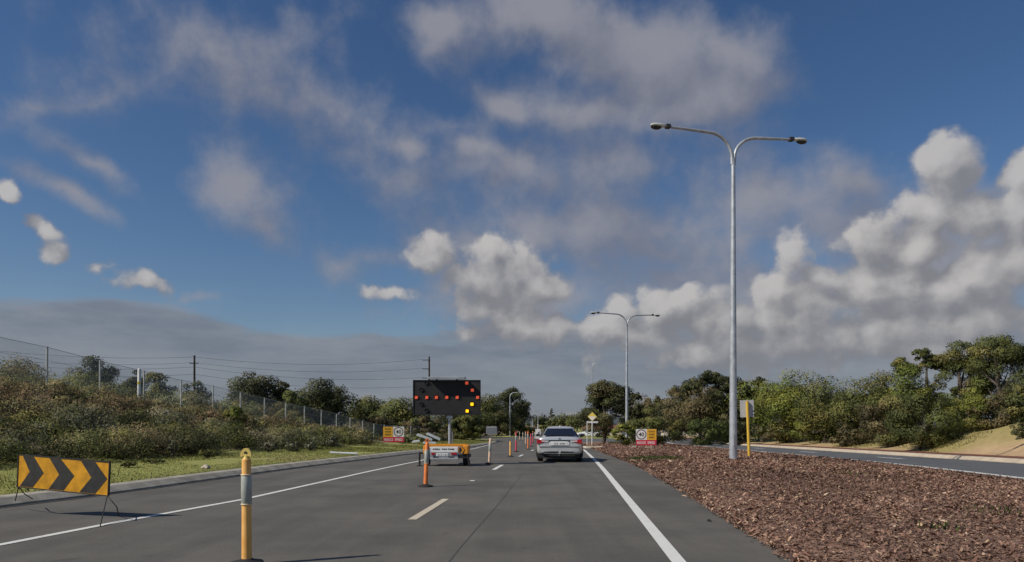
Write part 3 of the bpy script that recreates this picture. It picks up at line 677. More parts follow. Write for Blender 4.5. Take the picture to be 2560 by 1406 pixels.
# --- left skyline behind the fence
for (lab, px, d, top, w, kk, pl) in (
 ('domed dark tree with pointed top on the far left skyline', 238, 62, 884, 120, 'dome', 'dark'),
 ('small round dark tree right of the pointed domed tree', 330, 70, 910, 60, 'dome', 'dark'),
 ('low grey olive tree behind the thick white post', 392, 66, 926, 85, 'dome', 'olive'),
 ('low dark bushy tree far left above the brown scrub', 30, 58, 912, 170, 'dome', 'dark'),
 ('low olive bushy tree between the far left bush and the domed tree', 130, 60, 936, 130, 'dome', 'brown'),
 ('small flat dark tree at the foot of the left power pole', 490, 84, 944, 70, 'dome', 'dark'),
 ('broad dark tree with lumpy flat top left of the white bollard tip', 632, 78, 926, 140, 'dome', 'dark'),
 ('small dark tree touching the right of the lumpy flat topped tree', 705, 80, 948, 55, 'dome', 'dark'),
 ('tall rounded black green tree sloping down to the right, midway along the fence', 808, 76, 941, 130, 'dome', 'dark'),
 ('low light olive bush left of the sloping black green tree', 735, 72, 972, 100, 'bush', 'olive'),
 ('wide low olive thicket left of the arrow board', 925, 92, 984, 130, 'dome', 'olive'),
 ('olive grey bush just left of the arrow board edge', 1010, 88, 990, 110, 'dome', 'olive'),
 ('reddish grey dry bush behind the arrow board mast', 1060, 84, 1036, 110, 'bush', 'brown'),
 ('dark olive bush right below the arrow board', 1160, 90, 1034, 120, 'bush', 'olive'),
 ('pale olive bush along the fence left of the 40 sign', 935, 80, 1035, 110, 'bush', 'brown')):
    tree(lab, px, d, top, w, kk, pl, 'tree' if kk == 'dome' else 'shrub', 'tree' if kk == 'dome' else 'shrub', G_L, dens=2.0, lsk=2.2)
# --- centre, beyond the junction
for (lab, px, d, top, w, kk, pl) in (
 ('tall dark gum with sky gaps right of the arrow board', 1268, 140, 972, 100, 'tall', 'dark'),
 ('dark olive tree directly right of the arrow board edge', 1215, 136, 980, 90, 'dome', 'olive'),
 ('lower dark tree on the right flank of the tall gum', 1300, 150, 1000, 60, 'tall', 'dark'),
 ('wide dark tree base under the tall gum', 1245, 132, 1022, 150, 'dome', 'dark'),
 ('bright olive shrub mass behind the coloured bollards', 1285, 134, 1050, 110, 'bush', 'lime'),
 ('purple brown dark shrub at the right end of the bright shrub mass', 1328, 136, 1066, 50, 'bush', 'brown'),
 ('dark tree filling the gap behind the arrow board mast', 1130, 128, 1000, 110, 'dome', 'dark'),
 ('olive tree low between arrow board and tall gum', 1185, 120, 1020, 90, 'dome', 'olive'),
 ('lone pointed pine far off above the silver car', 1379, 260, 1018, 34, 'spike', 'dark'),
 ('low far dark tree left of the lone pine', 1350, 230, 1034, 44, 'dome', 'dark'),
 ('far olive trees above the silver car roof, left clump', 1405, 240, 1034, 60, 'dome', 'olive'),
 ('far olive trees above the silver car roof, right clump', 1442, 230, 1032, 50, 'dome', 'olive'),
 ('far dark tree just left of the leaning tree', 1466, 200, 1028, 44, 'dome', 'dark'),
 ('low dark olive hedge bush far along the road above the car', 1390, 170, 1052, 90, 'bush', 'olive')):
    tree(lab, px, d, top, w, kk, pl, 'tree' if kk != 'bush' else 'shrub', 'tree' if kk != 'bush' else 'shrub', G_M, lsk=1.6)
# --- dune scrub on the left: one tangled mass
def scrub(name, cnt, yr, tr_, hr, pal, ls_k=1.7, mask=None, hk=None, pk=None):
    Vs, Ns, Ts = [], [], []; made = 0
    while made < cnt:
        Y = yr[0]+random.random()**1.3*(yr[1]-yr[0]); t = random.uniform(*tr_(Y)); X = float(XL(Y))-t
        if X < -.76*Y-2 or (mask and not mask(X, Y, t)): continue
        made += 1
        h = random.uniform(*hr)*(hk(Y, t) if hk else 1); w = h*random.uniform(1.8, 3.4); ls = max(.06, ls_k*2.5/F*Y)
        c = ell_pts(12, (0, 0, h*.45), (w*.42, w*.42, h*.45)); c[:, 2] = np.maximum(c[:, 2], .05); r = rng.uniform(.12, .24, 12)*w
        n_ = int(np.clip(3.6*w*h/(ls*ls), 120, 3000))
        V, nm, T = leaves(c, r, n_, ls, *PAL[random.choice(pk(Y, t) if pk else pal)], flat=.7, aspect=.42)
        Vs.append(V+np.array((X, Y, float(land(X, Y))-.05))); Ns.append(nm); Ts.append(T*random.uniform(1.05, 1.55)); Ns[-1][:, 2] += .55; Ns[-1][:, 0] -= .15
    return kind(foliage_obj(name, np.concatenate(Vs), np.concatenate(Ns), np.concatenate(Ts)), 'stuff')
def spanw(Y): return max(float(XL(Y)-fence_x(Y))-5, 1.5)
scrub('dune_scrub', 560, (16, 80), lambda Y: (5.4, 5.2+spanw(Y)), (.5, 1.05), ['scrub'], mask=lambda X, Y, t: not (36 < Y < 66 and t < 9.5 and 915 < CX+X/Y*F < 1028), hk=lambda Y, t: 1-.5*min(1, max(0, (t-5.4)/spanw(Y)))*(1 if Y > 30 else .5), pk=lambda Y, t: ['scrub', 'scrub', 'dry', 'dry', 'brown'] if (t-5.4)/spanw(Y) > .45 else ['scrub', 'olive', 'dark', 'grey', 'olive'])
scrub('heath_behind_fence', 300, (24, 95), lambda Y: (5.6+spanw(Y), 30+spanw(Y)), (.8, 1.9), ['scrub', 'olive', 'olive', 'grey', 'brown'])
scrub('roadside_undergrowth', 130, (45, 110), lambda Y: (-float(XR(Y)-XL(Y))-26, -float(XR(Y)-XL(Y))-5), (.5, 1.3), ['olive', 'brown', 'scrub'])
# --- single bushes that stand out along the foot of the scrub
G_B = 'low bushes along the foot of the scrub'
def low_bush(label, px, py, hpx, wpx, pal, off=.35):
    p = G(px, py, off); d = p.y; p.z = float(land(p.x, d)); H = max(.15, hpx/F*d); W_ = wpx/F*d
    o = thing('low_bush', label, 'bush', p, 0, G_B); ls = max(.035, 1.5*2.5/F*d)
    b = MB()
    for k in range(5):
        a_ = k*1.25; b.tube([(0, 0, -.03), (math.cos(a_)*W_*.15, math.sin(a_)*W_*.15, H*.35), (math.cos(a_)*W_*.3, math.sin(a_)*W_*.3, H*.7)], [.02, .014, .006], 5)
    b.build('stem', MT['bark'], o)
    V, nm, T = crown_mesh('bush', H, W_, ls, pal, 1.2); foliage_obj('foliage', V, nm, T, o)
for (lab, px, py, h, w, pl) in (
 ('silvery grey saltbush just right of the chevron board', 268, 1148, 38, 40, 'grey'), ('pale dry upright tuft midway along the scrub foot', 432, 1142, 52, 26, 'grey'),
 ('flat green mat bush left of the nearest bollard top', 520, 1140, 24, 60, 'olive'), ('bright yellow green shrub just left of the nearest bollard top', 586, 1122, 62, 70, 'lime'),
 ('rounded grey mound bush right of the nearest bollard top', 672, 1128, 30, 56, 'grey'), ('second grey mound bush right of the bollard, wider', 735, 1126, 30, 52, 'grey'),
 ('small grey mound bush between wide mound and pale tuft pair', 776, 1124, 24, 34, 'grey'), ('upright pale leafed bush nearest the white pipe', 808, 1118, 36, 30, 'grey'),
 ('grey leafed bush right of the upright pale bush', 832, 1118, 30, 28, 'grey'), ('dark green bush between the pale bushes and the 40 sign', 868, 1112, 34, 60, 'dark'),
 ('brown dry bush just left of the 40 sign', 908, 1106, 30, 50, 'brown'), ('dark low bush on the grass under the chevron right corner', 318, 1160, 16, 50, 'olive'),
 ('yellow tipped shrub against brown scrub above nearest bollard', 560, 1096, 50, 56, 'lime'), ('green low clump right of the 40 sign legs', 1012, 1108, 18, 44, 'bright'),
 ('low sprawling green weed on the kerb edge near the scrub', 385, 1152, 14, 70, 'olive')):
    low_bush(lab, px, py, h, w, pl)

# ------------------------------------------------------------------ T-top bollards down the lane line
G_BO = 'T-top bollards along the lane line'
def bollard(label, px, py, top, body, sleeve=True, ttop=True, lean=0., cap=None, name='bollard', w=.047, base_r=.18):
    p = G(px, py, .004); d = p.y; H = (zat(top, d)-p.z); o = thing(name, label, 'bollard', p, random.uniform(-.3, .3), G_BO, (0, lean))
    b = MB(); pr = [(base_r, 0), (base_r, .02), (base_r*.9, .035), (.075, .05), (.062, .065), (0, .065)]
    b.lathe(pr, 8); b.build('base', MT['rubber'], o)
    zt = H-.115 if ttop else H
    b = MB(); b.lathe([(w*1.12, .055), (w*1.08, .10), (w, zt*.6), (w*.96, zt-.012), (w*.9, zt), (0, zt)], 20); b.build('post', MT[body], o)
    if sleeve:
        s0, s1 = zt-.46, zt-.17
        b = MB(); b.lathe([(w+.003, s0), (w+.006, s0+.004), (w+.006, s1-.004), (w+.003, s1)], 20); b.build('reflective_sleeve', MT['reflect'], o)
        for z in (s0-.014, s1):
            b = MB(); b.lathe([(w+.002, z), (w+.010, z+.003), (w+.010, z+.012), (w+.002, z+.015)], 20); b.build('sleeve_ring', MT['ring'], o)
    if ttop:
        b = MB(); b.lathe([(.034, zt-.005), (.030, zt+.012), (.022, zt+.03), (.022, zt+.045), (0, zt+.046)], 12)
        n = 14; out = [(.056*math.cos(math.pi*k/n), zt+.04+.072*math.sin(math.pi*k/n)) for k in range(n+1)]
        inn = [(.017*math.cos(math.pi*k/n), zt+.062+.017*math.sin(math.pi*k/n)) for k in range(n+1)]
        b.poly(out+[(-.056, zt+.022), (-.02, zt+.03), (.02, zt+.03), (.056, zt+.022)], -.02, .02)
        b.poly(inn+[(-.017, zt+.055), (.017, zt+.055)], -.0225, -.0205, 1)
        b.build('handle', [MT[cap or body], MT['rubber']], o, bevel=.004)
    return o
bollard('nearest bollard, faded yellow orange with grey reflective sleeve', 617, 1412, 1120, 'orange_fade', cap='yellow_cap', lean=-.004)
bollard('bright orange bollard on black base in front of the arrow board trailer', 1064, 1217, 1096, 'orange', lean=.035)
bollard('pale bleached bollard leaning right, beside the arrow board trailer', 1223, 1161, 1090, 'pale_orange', lean=.05)
bollard('short orange bollard with its top broken off', 1276, 1142, 1104, 'orange_fade', sleeve=False, ttop=False)
bollard('red pink bollard with a red top right of the broken short one', 1290, 1130, 1078, 'pink')
bollard('tall orange bollard in the cluster left of the silver car', 1320, 1124, 1077, 'orange')
bollard('paler orange bollard tucked left of the tall orange one', 1314, 1113, 1079, 'pale_orange')
bollard('red bollard right of the tall orange one, half hidden by its neighbour', 1327, 1117, 1083, 'pink', sleeve=False)
bollard('orange topped pink bollard nearest the silver car', 1332, 1108, 1078, 'pink', cap='orange_fade')
bollard('thin whitish far bollard just right of the red pink one', 1299, 1101, 1079, 'pale_orange')
bollard('thin grey far bollard second right of the red pink one', 1307, 1101, 1080, 'pale_orange', cap='reflect')
bollard('far pale bollard beside the white arrow sign', 1337, 1099, 1080, 'pale_orange')
p = G(1181, 1203, .006); o = tag(MB().box(-.06, .06, -.06, .06, 0, .015).build('road_marker', MT['post_w'], None, bevel=.006), 'small white raised marker on the asphalt before the arrow board', 'road marker'); o.location = p

# ------------------------------------------------------------------ chevron board
def chevron_board():
    pl = Vector((at(46, 11.35), 11.35, 0)); pr = Vector((at(273, 10.9), 10.9, 0)); dv = pr-pl; L = dv.length; rz = math.atan2(dv.y, dv.x)
    zl0, zl1 = zat(1218, 11.35), zat(1136, 11.35); zr0, zr1 = zat(1239, 10.9), zat(1157, 10.9)
    c = (pl+pr)/2; o = thing('chevron_board', 'yellow board with three black chevrons on thin wire legs at the left kerb', 'road sign', (c.x, c.y, 0), rz)
    h = ((zl1-zl0)+(zr1-zr0))/2; zc = (zl0+zl1+zr0+zr1)/4; roll = math.atan2((zr0+zr1-zl0-zl1)/2, L)
    sub = thing_part('panel_frame', o, (0, 0, zc), roll)
    b = MB(); b.box(-L/2, L/2, -.008, .008, -h/2, h/2); b.build('panel', MT['chev_y'], o).matrix_local = sub
    b = MB()
    for x0, x1, z0, z1 in ((-L/2, L/2, h/2-.006, h/2+.010), (-L/2, L/2, -h/2-.010, -h/2+.006), (-L/2-.010, -L/2+.006, -h/2+.006, h/2-.006), (L/2-.006, L/2+.010, -h/2+.006, h/2-.006)): b.box(x0, x1, -.016, .016, z0, z1)
    b.build('frame', MT['black'], o).matrix_local = sub
    for (t0, t1, tip, b0, b1, nt_) in ((.05, .175, .292, .03, .175, .135), (.35, .475, .63, .355, .52, .465), (.695, .85, .985, .695, .865, .815)):
        X_ = lambda f: (f-.5)*L
        e = h/2-.014
        pts = [(X_(t0), e), (X_(nt_), 0), (X_(b0), -e), (X_(b1), -e), (X_(tip), 0), (X_(t1), e)]
        MB().poly(pts, -.0115, -.0085).build('chevron', MT['chev_k'], o).matrix_local = sub
    iv = o.matrix_basis.inverted()
    def wp(px, py, z): d = F*(CH-z)/(py-HY); return iv @ Vector((at(px, d), d, z))
    cl = sub @ Vector((-L/2+.02, 0, -h/2)); cr = sub @ Vector((L/2-.02, 0, -h/2))
    for tag_, a_, pts in (('l', cl, [(38, 1252, .16)]), ('l', cl, [(62, 1236, .30), (82, 1248, .16)]), ('r', cr, [(250, 1318, .0)]), ('r', cr, [(292, 1268, .22), (297, 1291, .0)])):
        q = [a_]+[wp(*p_) for p_ in pts]; MB().tube(q, .008, 6).build('leg', MT['black'], o)
def thing_part(_n, o, loc, roll): return Matrix.Translation(loc) @ Matrix.Rotation(-roll, 4, 'Y')
chevron_board()

# ------------------------------------------------------------------ arrow board trailer
def arrow_trailer():
    d = 24.9; p = Vector((at(1117, d), d, float(zg(d)))); o = thing('arrow_board_trailer', 'orange trailer carrying a black lamp arrow board on a mast', 'arrow board', p, 0)
    X_ = lambda px: (px-1117)/F*d; Z_ = lambda py: zat(py, d)-p.z
    db = d+.95; Xb = lambda px: at(px, db)-p.x; Zb = lambda py: zat(py, db)-p.z
    bx0, bx1, bz0, bz1 = Xb(1033), Xb(1201), Zb(1037), Zb(951); yb = .95
    bd = MB().box(bx0, bx1, yb, yb+.09, bz0, bz1).build('board', MT['board'], o, bevel=.03)
    b = MB(); w = .022
    for a in ((bx0-.01, bx1+.01, bz1-w, bz1+.01), (bx0-.01, bx1+.01, bz0-.01, bz0+w), (bx0-.01, bx0+w, bz0+w, bz1-w), (bx1-w, bx1+.01, bz0+w, bz1-w)): b.box(a[0], a[1], yb-.02, yb+.06, a[2], a[3])
    b.build('board_rim', MT['black'], bd)
    def lamp(px, py, st):
        x, z = Xb(px), Zb(py); m = {'r': 'lamp_red', 'y': 'lamp_lit', 'o': 'lamp_off'}[st]
        l = MB(); r_ = .056
        l.box(x-r_, x+r_, yb-.035, yb-.001, z-r_, z+r_)
        l.build('lamp', MT[m], bd, bevel=.025)
        v = MB(); n = 9; vs = []
        for k in range(n+1):
            a_ = math.pi*k/n
            for y_, rr in ((yb-.001, .085), (yb-.05, .083)): vs.append((x+rr*math.cos(a_), y_, z+rr*math.sin(a_)))
        v.add(vs, [(2*k, 2*k+1, 2*k+3, 2*k+2) for k in range(n)]); ob = v.build('lamp_visor', MT['lamp_off'], bd)
        so_ = ob.modifiers.new('thick', 'SOLIDIFY'); so_.thickness = .004
    for px in (1041, 1067, 1091, 1117, 1143): lamp(px, 994, 'r')
    for q in ((1194, 994), (1167, 958), (1181, 976)): lamp(*q, 'r')
    for q in ((1180, 1011), (1168, 1028)): lamp(*q, 'y')
    for q in ((1067, 959), (1054, 976), (1054, 1012), (1067, 1028)): lamp(*q, 'o')
    # solar panel on its brackets
    b = MB(); b.box(Xb(1070), Xb(1163), yb-.30, yb+.65, Zb(948), Zb(942), 0, Matrix.Rotation(R(3), 3, 'X')); b.build('solar_panel', MT['galv'], o, bevel=.01)
    for x_ in (1090, 1140): MB().box(Xb(x_), Xb(x_+4), yb+.02, yb+.06, bz1, Zb(945)).build('panel_bracket', MT['black'], o)
    b = MB(); b.tube([(0, yb+.18, .5), (0, yb+.18, bz0+.75)], .05, 14); b.build('mast', MT['galv'], o)
    b = MB(); b.box(-.11, .11, yb+.06, yb+.26, bz0-.14, bz0-.04); b.box(-.06, .06, yb+.08, yb+.24, bz0-.22, bz0-.14); b.build('mast_collar', MT['galv'], o, bevel=.01)
    b = MB(); b.tube([(.10, yb+.2, .75), (.10, yb+.2, Z_(1080))], .018, 8); b.build('winch_tube', MT['sign_w'], o)
    # body
    ch = MB(); ch.box(X_(1063), X_(1172), 0, 1.5, Z_(1146), Z_(1139)); ch.box(-.05, .05, 1.5, 2.7, Z_(1146), Z_(1140)); ch.build('chassis', MT['black'], o)
    MB().box(X_(1070), X_(1166), .02, .10, Z_(1117), Z_(1110.5)).build('top_rail', MT['trailer_o'], o, bevel=.012)
    MB().box(X_(1073), X_(1145), .0, .55, Z_(1134), Z_(1118)).build('battery_box', MT['white'], o, bevel=.012)
    # illegible black lettering on the white panel
    b = MB()
    for x0, x1, z0, z1 in ((1082, 1086, 1122.2, 1124.6), (1087, 1090, 1121.5, 1124.8), (1091, 1095, 1122, 1125), (1096, 1099, 1122.6, 1125.2), (1105, 1109, 1122, 1124.6), (1110, 1113, 1122.4, 1125), (1114, 1117, 1122, 1125), (1120, 1124, 1121.8, 1124.4), (1125, 1129, 1122.2, 1124.8), (1130, 1135, 1122, 1125.2)):
        b.box(X_(x0), X_(x1), -.004, -.001, Z_(z1), Z_(z0))
    b.build('lettering', MT['black'], o)
    for x0, x1 in ((1058.5, 1070), (1158, 1171)):
        g = MB(); g.box(X_(x0), X_(x1), -.05, 1.1, Z_(1136), Z_(1114)); gg = g.build('mudguard', MT['trailer_o'], o, bevel=.03)
    MB().poly([(X_(1149), Z_(1120)), (X_(1157), Z_(1117)), (X_(1163), Z_(1126)), (X_(1158), Z_(1134)), (X_(1148), Z_(1132))], -.055, -.03).build('side_marking', MT['black'], o)
    MB().poly([(X_(1152), Z_(1118)), (X_(1156), Z_(1118)), (X_(1161), Z_(1126)), (X_(1155), Z_(1133)), (X_(1151), Z_(1133)), (X_(1156), Z_(1126))], -.058, -.0555).build('chevron', MT['trailer_o'], o)
    MB().box(X_(1076), X_(1146), -.06, .0, Z_(1149.5), Z_(1145)).build('bumper', MT['galv'], o, bevel=.01)
    MB().box(X_(1075), X_(1145), -.02, .0, Z_(1145), Z_(1130.5)).build('tail_board', MT['sign_back'], o)
    for x0, x1 in ((1079, 1088), (1128, 1142)): MB().box(X_(x0), X_(x1), -.05, -.021, Z_(1137.5), Z_(1132)).build('tail_light', MT['tail'], o, bevel=.008)
    pl = MB().box(X_(1090), X_(1121), -.034, -.022, Z_(1141), Z_(1133.5)).build('number_plate', MT['plate'], o, bevel=.004)
    b = MB()
    for k, w_ in enumerate((2, 1.4, 2, 1.6, 2.2, 1.5)): x_ = 1095+k*4+(2 if k > 2 else 0); b.box(X_(x_), X_(x_+w_), -.037, -.035, Z_(1139.4), Z_(1136.3))
    b.build('plate_marks', MT['plate_ink'], pl)
    for x0, x1 in ((1083, 1095), (1122, 1134)): MB().box(X_(x0), X_(x1), -.05, -.021, Z_(1145), Z_(1141.5)).build('reflector', MT['black'], o)
    for s_ in (-1, 1):
        xw = X_(1163) if s_ > 0 else X_(1063)
        wl = wheel(o, (xw-.02*s_, .55, .30), .30, .17)
    for x0, yy, lean in ((1048, .1, 0), (1172, .0, .03)):
        b = MB(); b.tube([(X_(x0)+lean*-2, yy, Z_(1131)), (X_(x0)+lean, yy, .05)], .035, 8); b.tube([(X_(x0)+lean, yy, .05), (X_(x0)+lean, yy, .03)], [.02, .02], 8); b.box(X_(x0)-.09+lean, X_(x0)+.09+lean, yy-.09, yy+.09, .0, .03)
        b.tube([(X_(x0), yy, Z_(1133)), (X_(1070) if x0 < 1100 else X_(1160), yy+.1, Z_(1136))], .025, 6)
        b.build('jack_leg', MT['black'], o)
    MB().tube([(X_(1087), -.02, Z_(1149)), (X_(1087), -.02, Z_(1156))], .02, 8).build('prop_stand', MT['galv'], o)
def wheel(o, loc, r, w):
    t = MB(); pr = [(r*.62, -w/2), (r*.9, -w/2), (r*.985, -w*.4), (r, -w*.25), (r, w*.25), (r*.985, w*.4), (r*.9, w/2), (r*.62, w/2)]
    n = 28; vs = [(z, r_*math.cos(2*math.pi*k/n), r_*math.sin(2*math.pi*k/n)) for r_, z in pr for k in range(n)]
    t.add(vs, [(i*n+k, i*n+(k+1) % n, (i+1)*n+(k+1) % n, (i+1)*n+k) for i in range(7) for k in range(n)], 0, True)
    ob = t.build('tyre', MT['tyre'], o, loc=loc)
    b = MB()
    for sx in (-1, 1):
        vs = [(sx*w*.38, r*.63*math.cos(2*math.pi*k/n), r*.63*math.sin(2*math.pi*k/n)) for k in range(n)]+[(sx*w*.30, 0, 0)]
        b.add(vs, [(k, (k+1) % n, n) for k in range(n)])
        for k in range(5):
            a_ = 2*math.pi*k/5; m_ = Matrix.Rotation(a_, 3, 'X'); b.box(sx*w*.40-.008, sx*w*.40+.008, -.03, .03, .03, r*.60, 0, m_, (sx*w*.40, 0, 0))
    b.build('rim', MT['rim'], ob); return ob
arrow_trailer()

# ------------------------------------------------------------------ cars
BODY = [(-.0, .70, .40, .93), (.03, .84, .31, .985), (.16, .895, .27, .995), (.55, .92, .26, 1.0), (1.1, .93, .22, .985), (2.5, .93, .2, .95), (3.6, .92, .2, .91), (4.45, .88, .24, .80), (4.82, .76, .3, .68), (4.86, .70, .36, .62)]
def car(name, label, loc, rz, paint, group=None, cat='car', sc=1, detail=True):
    o = thing(name, label, cat, loc, rz, group); 
    def prof(hw, zb, zd):
        mid_ = (zb+zd)/2
        return [(0, zb), (.55*hw, zb), (.93*hw, zb+.03), (.995*hw, zb+.14), (hw, mid_), (.985*hw, zd-.20), (.945*hw, zd-.07), (.86*hw, zd-.005), (.5*hw, zd+.015), (0, zd+.025)]
    def ring(h): return h+[(-x, z) for x, z in h[-2:0:-1]]
    b = MB(); n = None; vs = []
    for y, hw, zb, zd in BODY:
        rg = ring(prof(hw, zb, zd)); n = len(rg); vs += [(x*sc, y*sc, z*sc) for x, z in rg]
    fs = [(i*n+k, i*n+(k+1) % n, (i+1)*n+(k+1) % n, (i+1)*n+k) for i in range(len(BODY)-1) for k in range(n)]+[tuple(range(n)), tuple((len(BODY)-1)*n+k for k in range(n))[::-1]]
    b.add(vs, fs, 0, True)
    CAB = [(.62, .72, .52, .97), (1.0, .745, .56, 1.15), (1.42, .76, .55, 1.335), (1.75, .765, .545, 1.395), (2.2, .77, .545, 1.425), (2.75, .77, .545, 1.40), (3.2, .77, .57, 1.22), (3.75, .76, .58, .95)]
    def cab(y, hb, hr, zr):
        zb = .90; return [(0, zb), (hb+.06, zb), (hb+.04, min(.98, zr-.02)), (hb+(hr-hb)*.55, zb+(zr-zb)*.6), (hr, zr-.035), (hr*.72, zr-.005), (0, zr+.012)]
    vs = []
    for c_ in CAB:
        rg = ring(cab(*c_)); m_ = len(rg); vs += [(x*sc, c_[0]*sc, z*sc) for x, z in rg]
    fs = [(i*m_+k, i*m_+(k+1) % m_, (i+1)*m_+(k+1) % m_, (i+1)*m_+k) for i in range(len(CAB)-1) for k in range(m_)]+[tuple(range(m_)), tuple((len(CAB)-1)*m_+k for k in range(m_))[::-1]]
    b.add(vs, fs, 0, True)
    b.build('body', paint, o, sub=2)
    # rear screen, curved pane 1 cm proud of the cabin
    def pane(y0, z0, w0, y1, z1, w1, nm, off, dy=0):
        v = []; nx, nz = 8, 5
        for j in range(nz+1):
            t_ = j/nz; y = y0+(y1-y0)*t_+dy*math.sin(math.pi*t_); z = z0+(z1-z0)*t_; w_ = w0+(w1-w0)*t_
            for i in range(nx+1):
                s_ = i/nx*2-1; v.append((s_*w_*sc, (y+off*.7+abs(s_)**2.5*.10*(1 if y1 > y0 else -1))*sc, (z+.012)*sc))
        MB().add(v, [(j*(nx+1)+i, j*(nx+1)+i+1, (j+1)*(nx+1)+i+1, (j+1)*(nx+1)+i) for j in range(nz) for i in range(nx)], 0, True).build(nm, MT['glass'], o)
    pane(.70, 1.035, .66, 1.36, 1.315, .52, 'rear_window', -.10)
    pane(3.66, .985, .70, 2.92, 1.345, .56, 'windscreen', .10)
    for s_ in (-1, 1):
        v = [(s_*.818, .95, 1.0), (s_*.826, 1.55, .985), (s_*.828, 2.4, .975), (s_*.826, 3.3, .985), (s_*.74, 3.0, 1.2), (s_*.668, 2.65, 1.31), (s_*.665, 2.1, 1.325), (s_*.672, 1.6, 1.30), (s_*.75, 1.2, 1.14)]
        MB().add([(x*sc, y*sc, z*sc) for x, y, z in v], [(0, 1, 7, 8), (1, 2, 6, 7), (2, 3, 4, 5), (2, 5, 6)]).build('side_window', MT['glass'], o)
        m_ = MB().box((s_*.97-.10)*sc, (s_*.97+.10)*sc, 2.95*sc, 3.12*sc, .97*sc, 1.10*sc).box((s_*.90-.05)*sc, (s_*.90+.05)*sc, 3.0*sc, 3.08*sc, .94*sc, .99*sc).build('side_mirror', paint, o, bevel=.03*sc)
        MB().box((s_*.97-.08)*sc, (s_*.97+.08)*sc, 2.935*sc, 2.948*sc, .985*sc, 1.085*sc).build('mirror_glass', MT['glass'], m_)
        for yw in (1.02, 3.88): wheel(o, (s_*.79*sc, yw*sc, .325*sc), .325*sc, .22*sc)
        for yw in (1.02, 3.88):   # dark arch openings
            nn = 16; b = MB(); pts = [(yw+.40*math.cos(math.pi*k/nn), .33+.40*math.sin(math.pi*k/nn)) for k in range(nn+1)]+[(yw-.40, .19), (yw+.40, .19)]
            x0, x1 = s_*.80, s_*.936; v = [(x0*sc, y*sc, z*sc) for y, z in pts]+[(x1*sc, y*sc, z*sc) for y, z in pts]; q = len(pts)
            b.add(v, [tuple(range(q)), tuple(range(2*q-1, q-1, -1))]+[(i, (i+1) % q, q+(i+1) % q, q+i) for i in range(q)]); b.build('wheel_arch', MT['rubber'], o)
        # tail lamp: red outer block running into a clear inner spear
        tl = MB(); tl.poly([(s_*.89*sc, .915*sc), (s_*.56*sc, .875*sc), (s_*.58*sc, .785*sc), (s_*.875*sc, .715*sc)], -.015*sc, .26*sc); tb = tl.build('tail_light', MT['tail'], o, bevel=.012*sc)
        MB().poly([(s_*.70*sc, .862*sc), (s_*.42*sc, .835*sc), (s_*.44*sc, .80*sc), (s_*.70*sc, .815*sc)], -.027*sc, .10*sc).build('clear_lens', MT['tail_clear'], tb, bevel=.006*sc)
    MB().box(-.80*sc, .80*sc, .12*sc, 4.6*sc, .17*sc, .30*sc).build('underbody', MT['rubber'], o)
    if not detail:
        for s_ in (-1, 1): MB().box((s_*.62-.14)*sc, (s_*.62+.14)*sc, 4.60*sc, 4.83*sc, .62*sc, .72*sc).build('headlight', MT['tail_clear'], o, bevel=.02)
        MB().box(-.30*sc, .30*sc, 4.78*sc, 4.88*sc, .40*sc, .52*sc).build('grille', MT['black'], o)
        return o
    MB().box(-.60, .60, -.022, .02, .872, .892).build('boot_trim', MT['chrome'], o, bevel=.006)
    MB().box(-.42, .42, -.010, .03, .80, .862).build('plate_recess', MT['black'], o, bevel=.01)
    MB().box(-.93*.86, .93*.86, -.020, .05, .606, .622).build('bumper_seam', MT['rubber'], o, bevel=.003)
    MB().poly([(-.39, .79), (-.34, .825), (.34, .825), (.39, .79), (.39, .69), (.34, .655), (-.34, .655), (-.39, .69)], -.018, .03).build('plate_holder', MT['white_paint'], o, bevel=.012)
    pl = MB().box(-.30, .30, -.026, -.019, .675, .80).build('number_plate', MT['plate'], o, bevel=.003)
    b = MB()                                           # registration too blurred to read
    for k, (w_, h_) in enumerate(((.05, .05), (.03, .06), (.05, .055), (0, 0), (.04, .06), (.055, .05), (.045, .06), (.05, .055))):
        x = -.20+k*.055
        if w_: b.box(x, x+w_*.75, -.029, -.027, .735-h_/2, .735+h_/2)
    b.build('plate_marks', MT['plate_ink'], pl)
    n_ = 18; ov = [(.05*math.cos(2*math.pi*k/n_), .935+.034*math.sin(2*math.pi*k/n_)) for k in range(n_)]
    MB().poly(ov, -.012, .03).build('boot_badge', MT['chrome'], o, bevel=.006)
    for s_ in (-1, 1):
        fr = MB().poly([(s_*.05, .455), (s_*.60, .44), (s_*.72, .40), (s_*.55, .335), (s_*.05, .325)], -.020, .05).build('bumper_insert', MT['chrome'], o, bevel=.008)
        MB().poly([(s_*.05, .425), (s_*.52, .415), (s_*.62, .395), (s_*.50, .365), (s_*.05, .36)], -.030, -.018).build('insert_mesh', MT['black'], fr)
    MB().box(-.62, .62, .0, .2, .235, .275).build('lower_valance', MT['rubber'], o, bevel=.015)
    b = MB(); b.tube([(0, .12, .30), (0, -.12, .29), (0, -.15, .30)], .022, 8); b.lathe([(.0, .30), (.012, .30), (.012, .33), (.026, .34), (.028, .36), (.018, .378), (0, .38)], 12, 0, (0, -.15)); b.build('tow_ball', MT['galv'], o)
    MB().tube([(.0, 1.75, 1.40), (.0, 1.68, 1.46)], [.02, .006], 8).build('aerial_fin', paint, o)
    for s_ in (-.36, .36):
        MB().box(s_-.14, s_+.14, 1.9, 1.99, .95, 1.22).build('rear_headrest', MT['rubber'], o, bevel=.03)
    return o
cp = G(1398.5, 1156.5); cp.z = float(zg(cp.y))
car('silver_sedan', 'silver sedan seen from behind driving in the right lane', cp, -TH, MT['silver'])
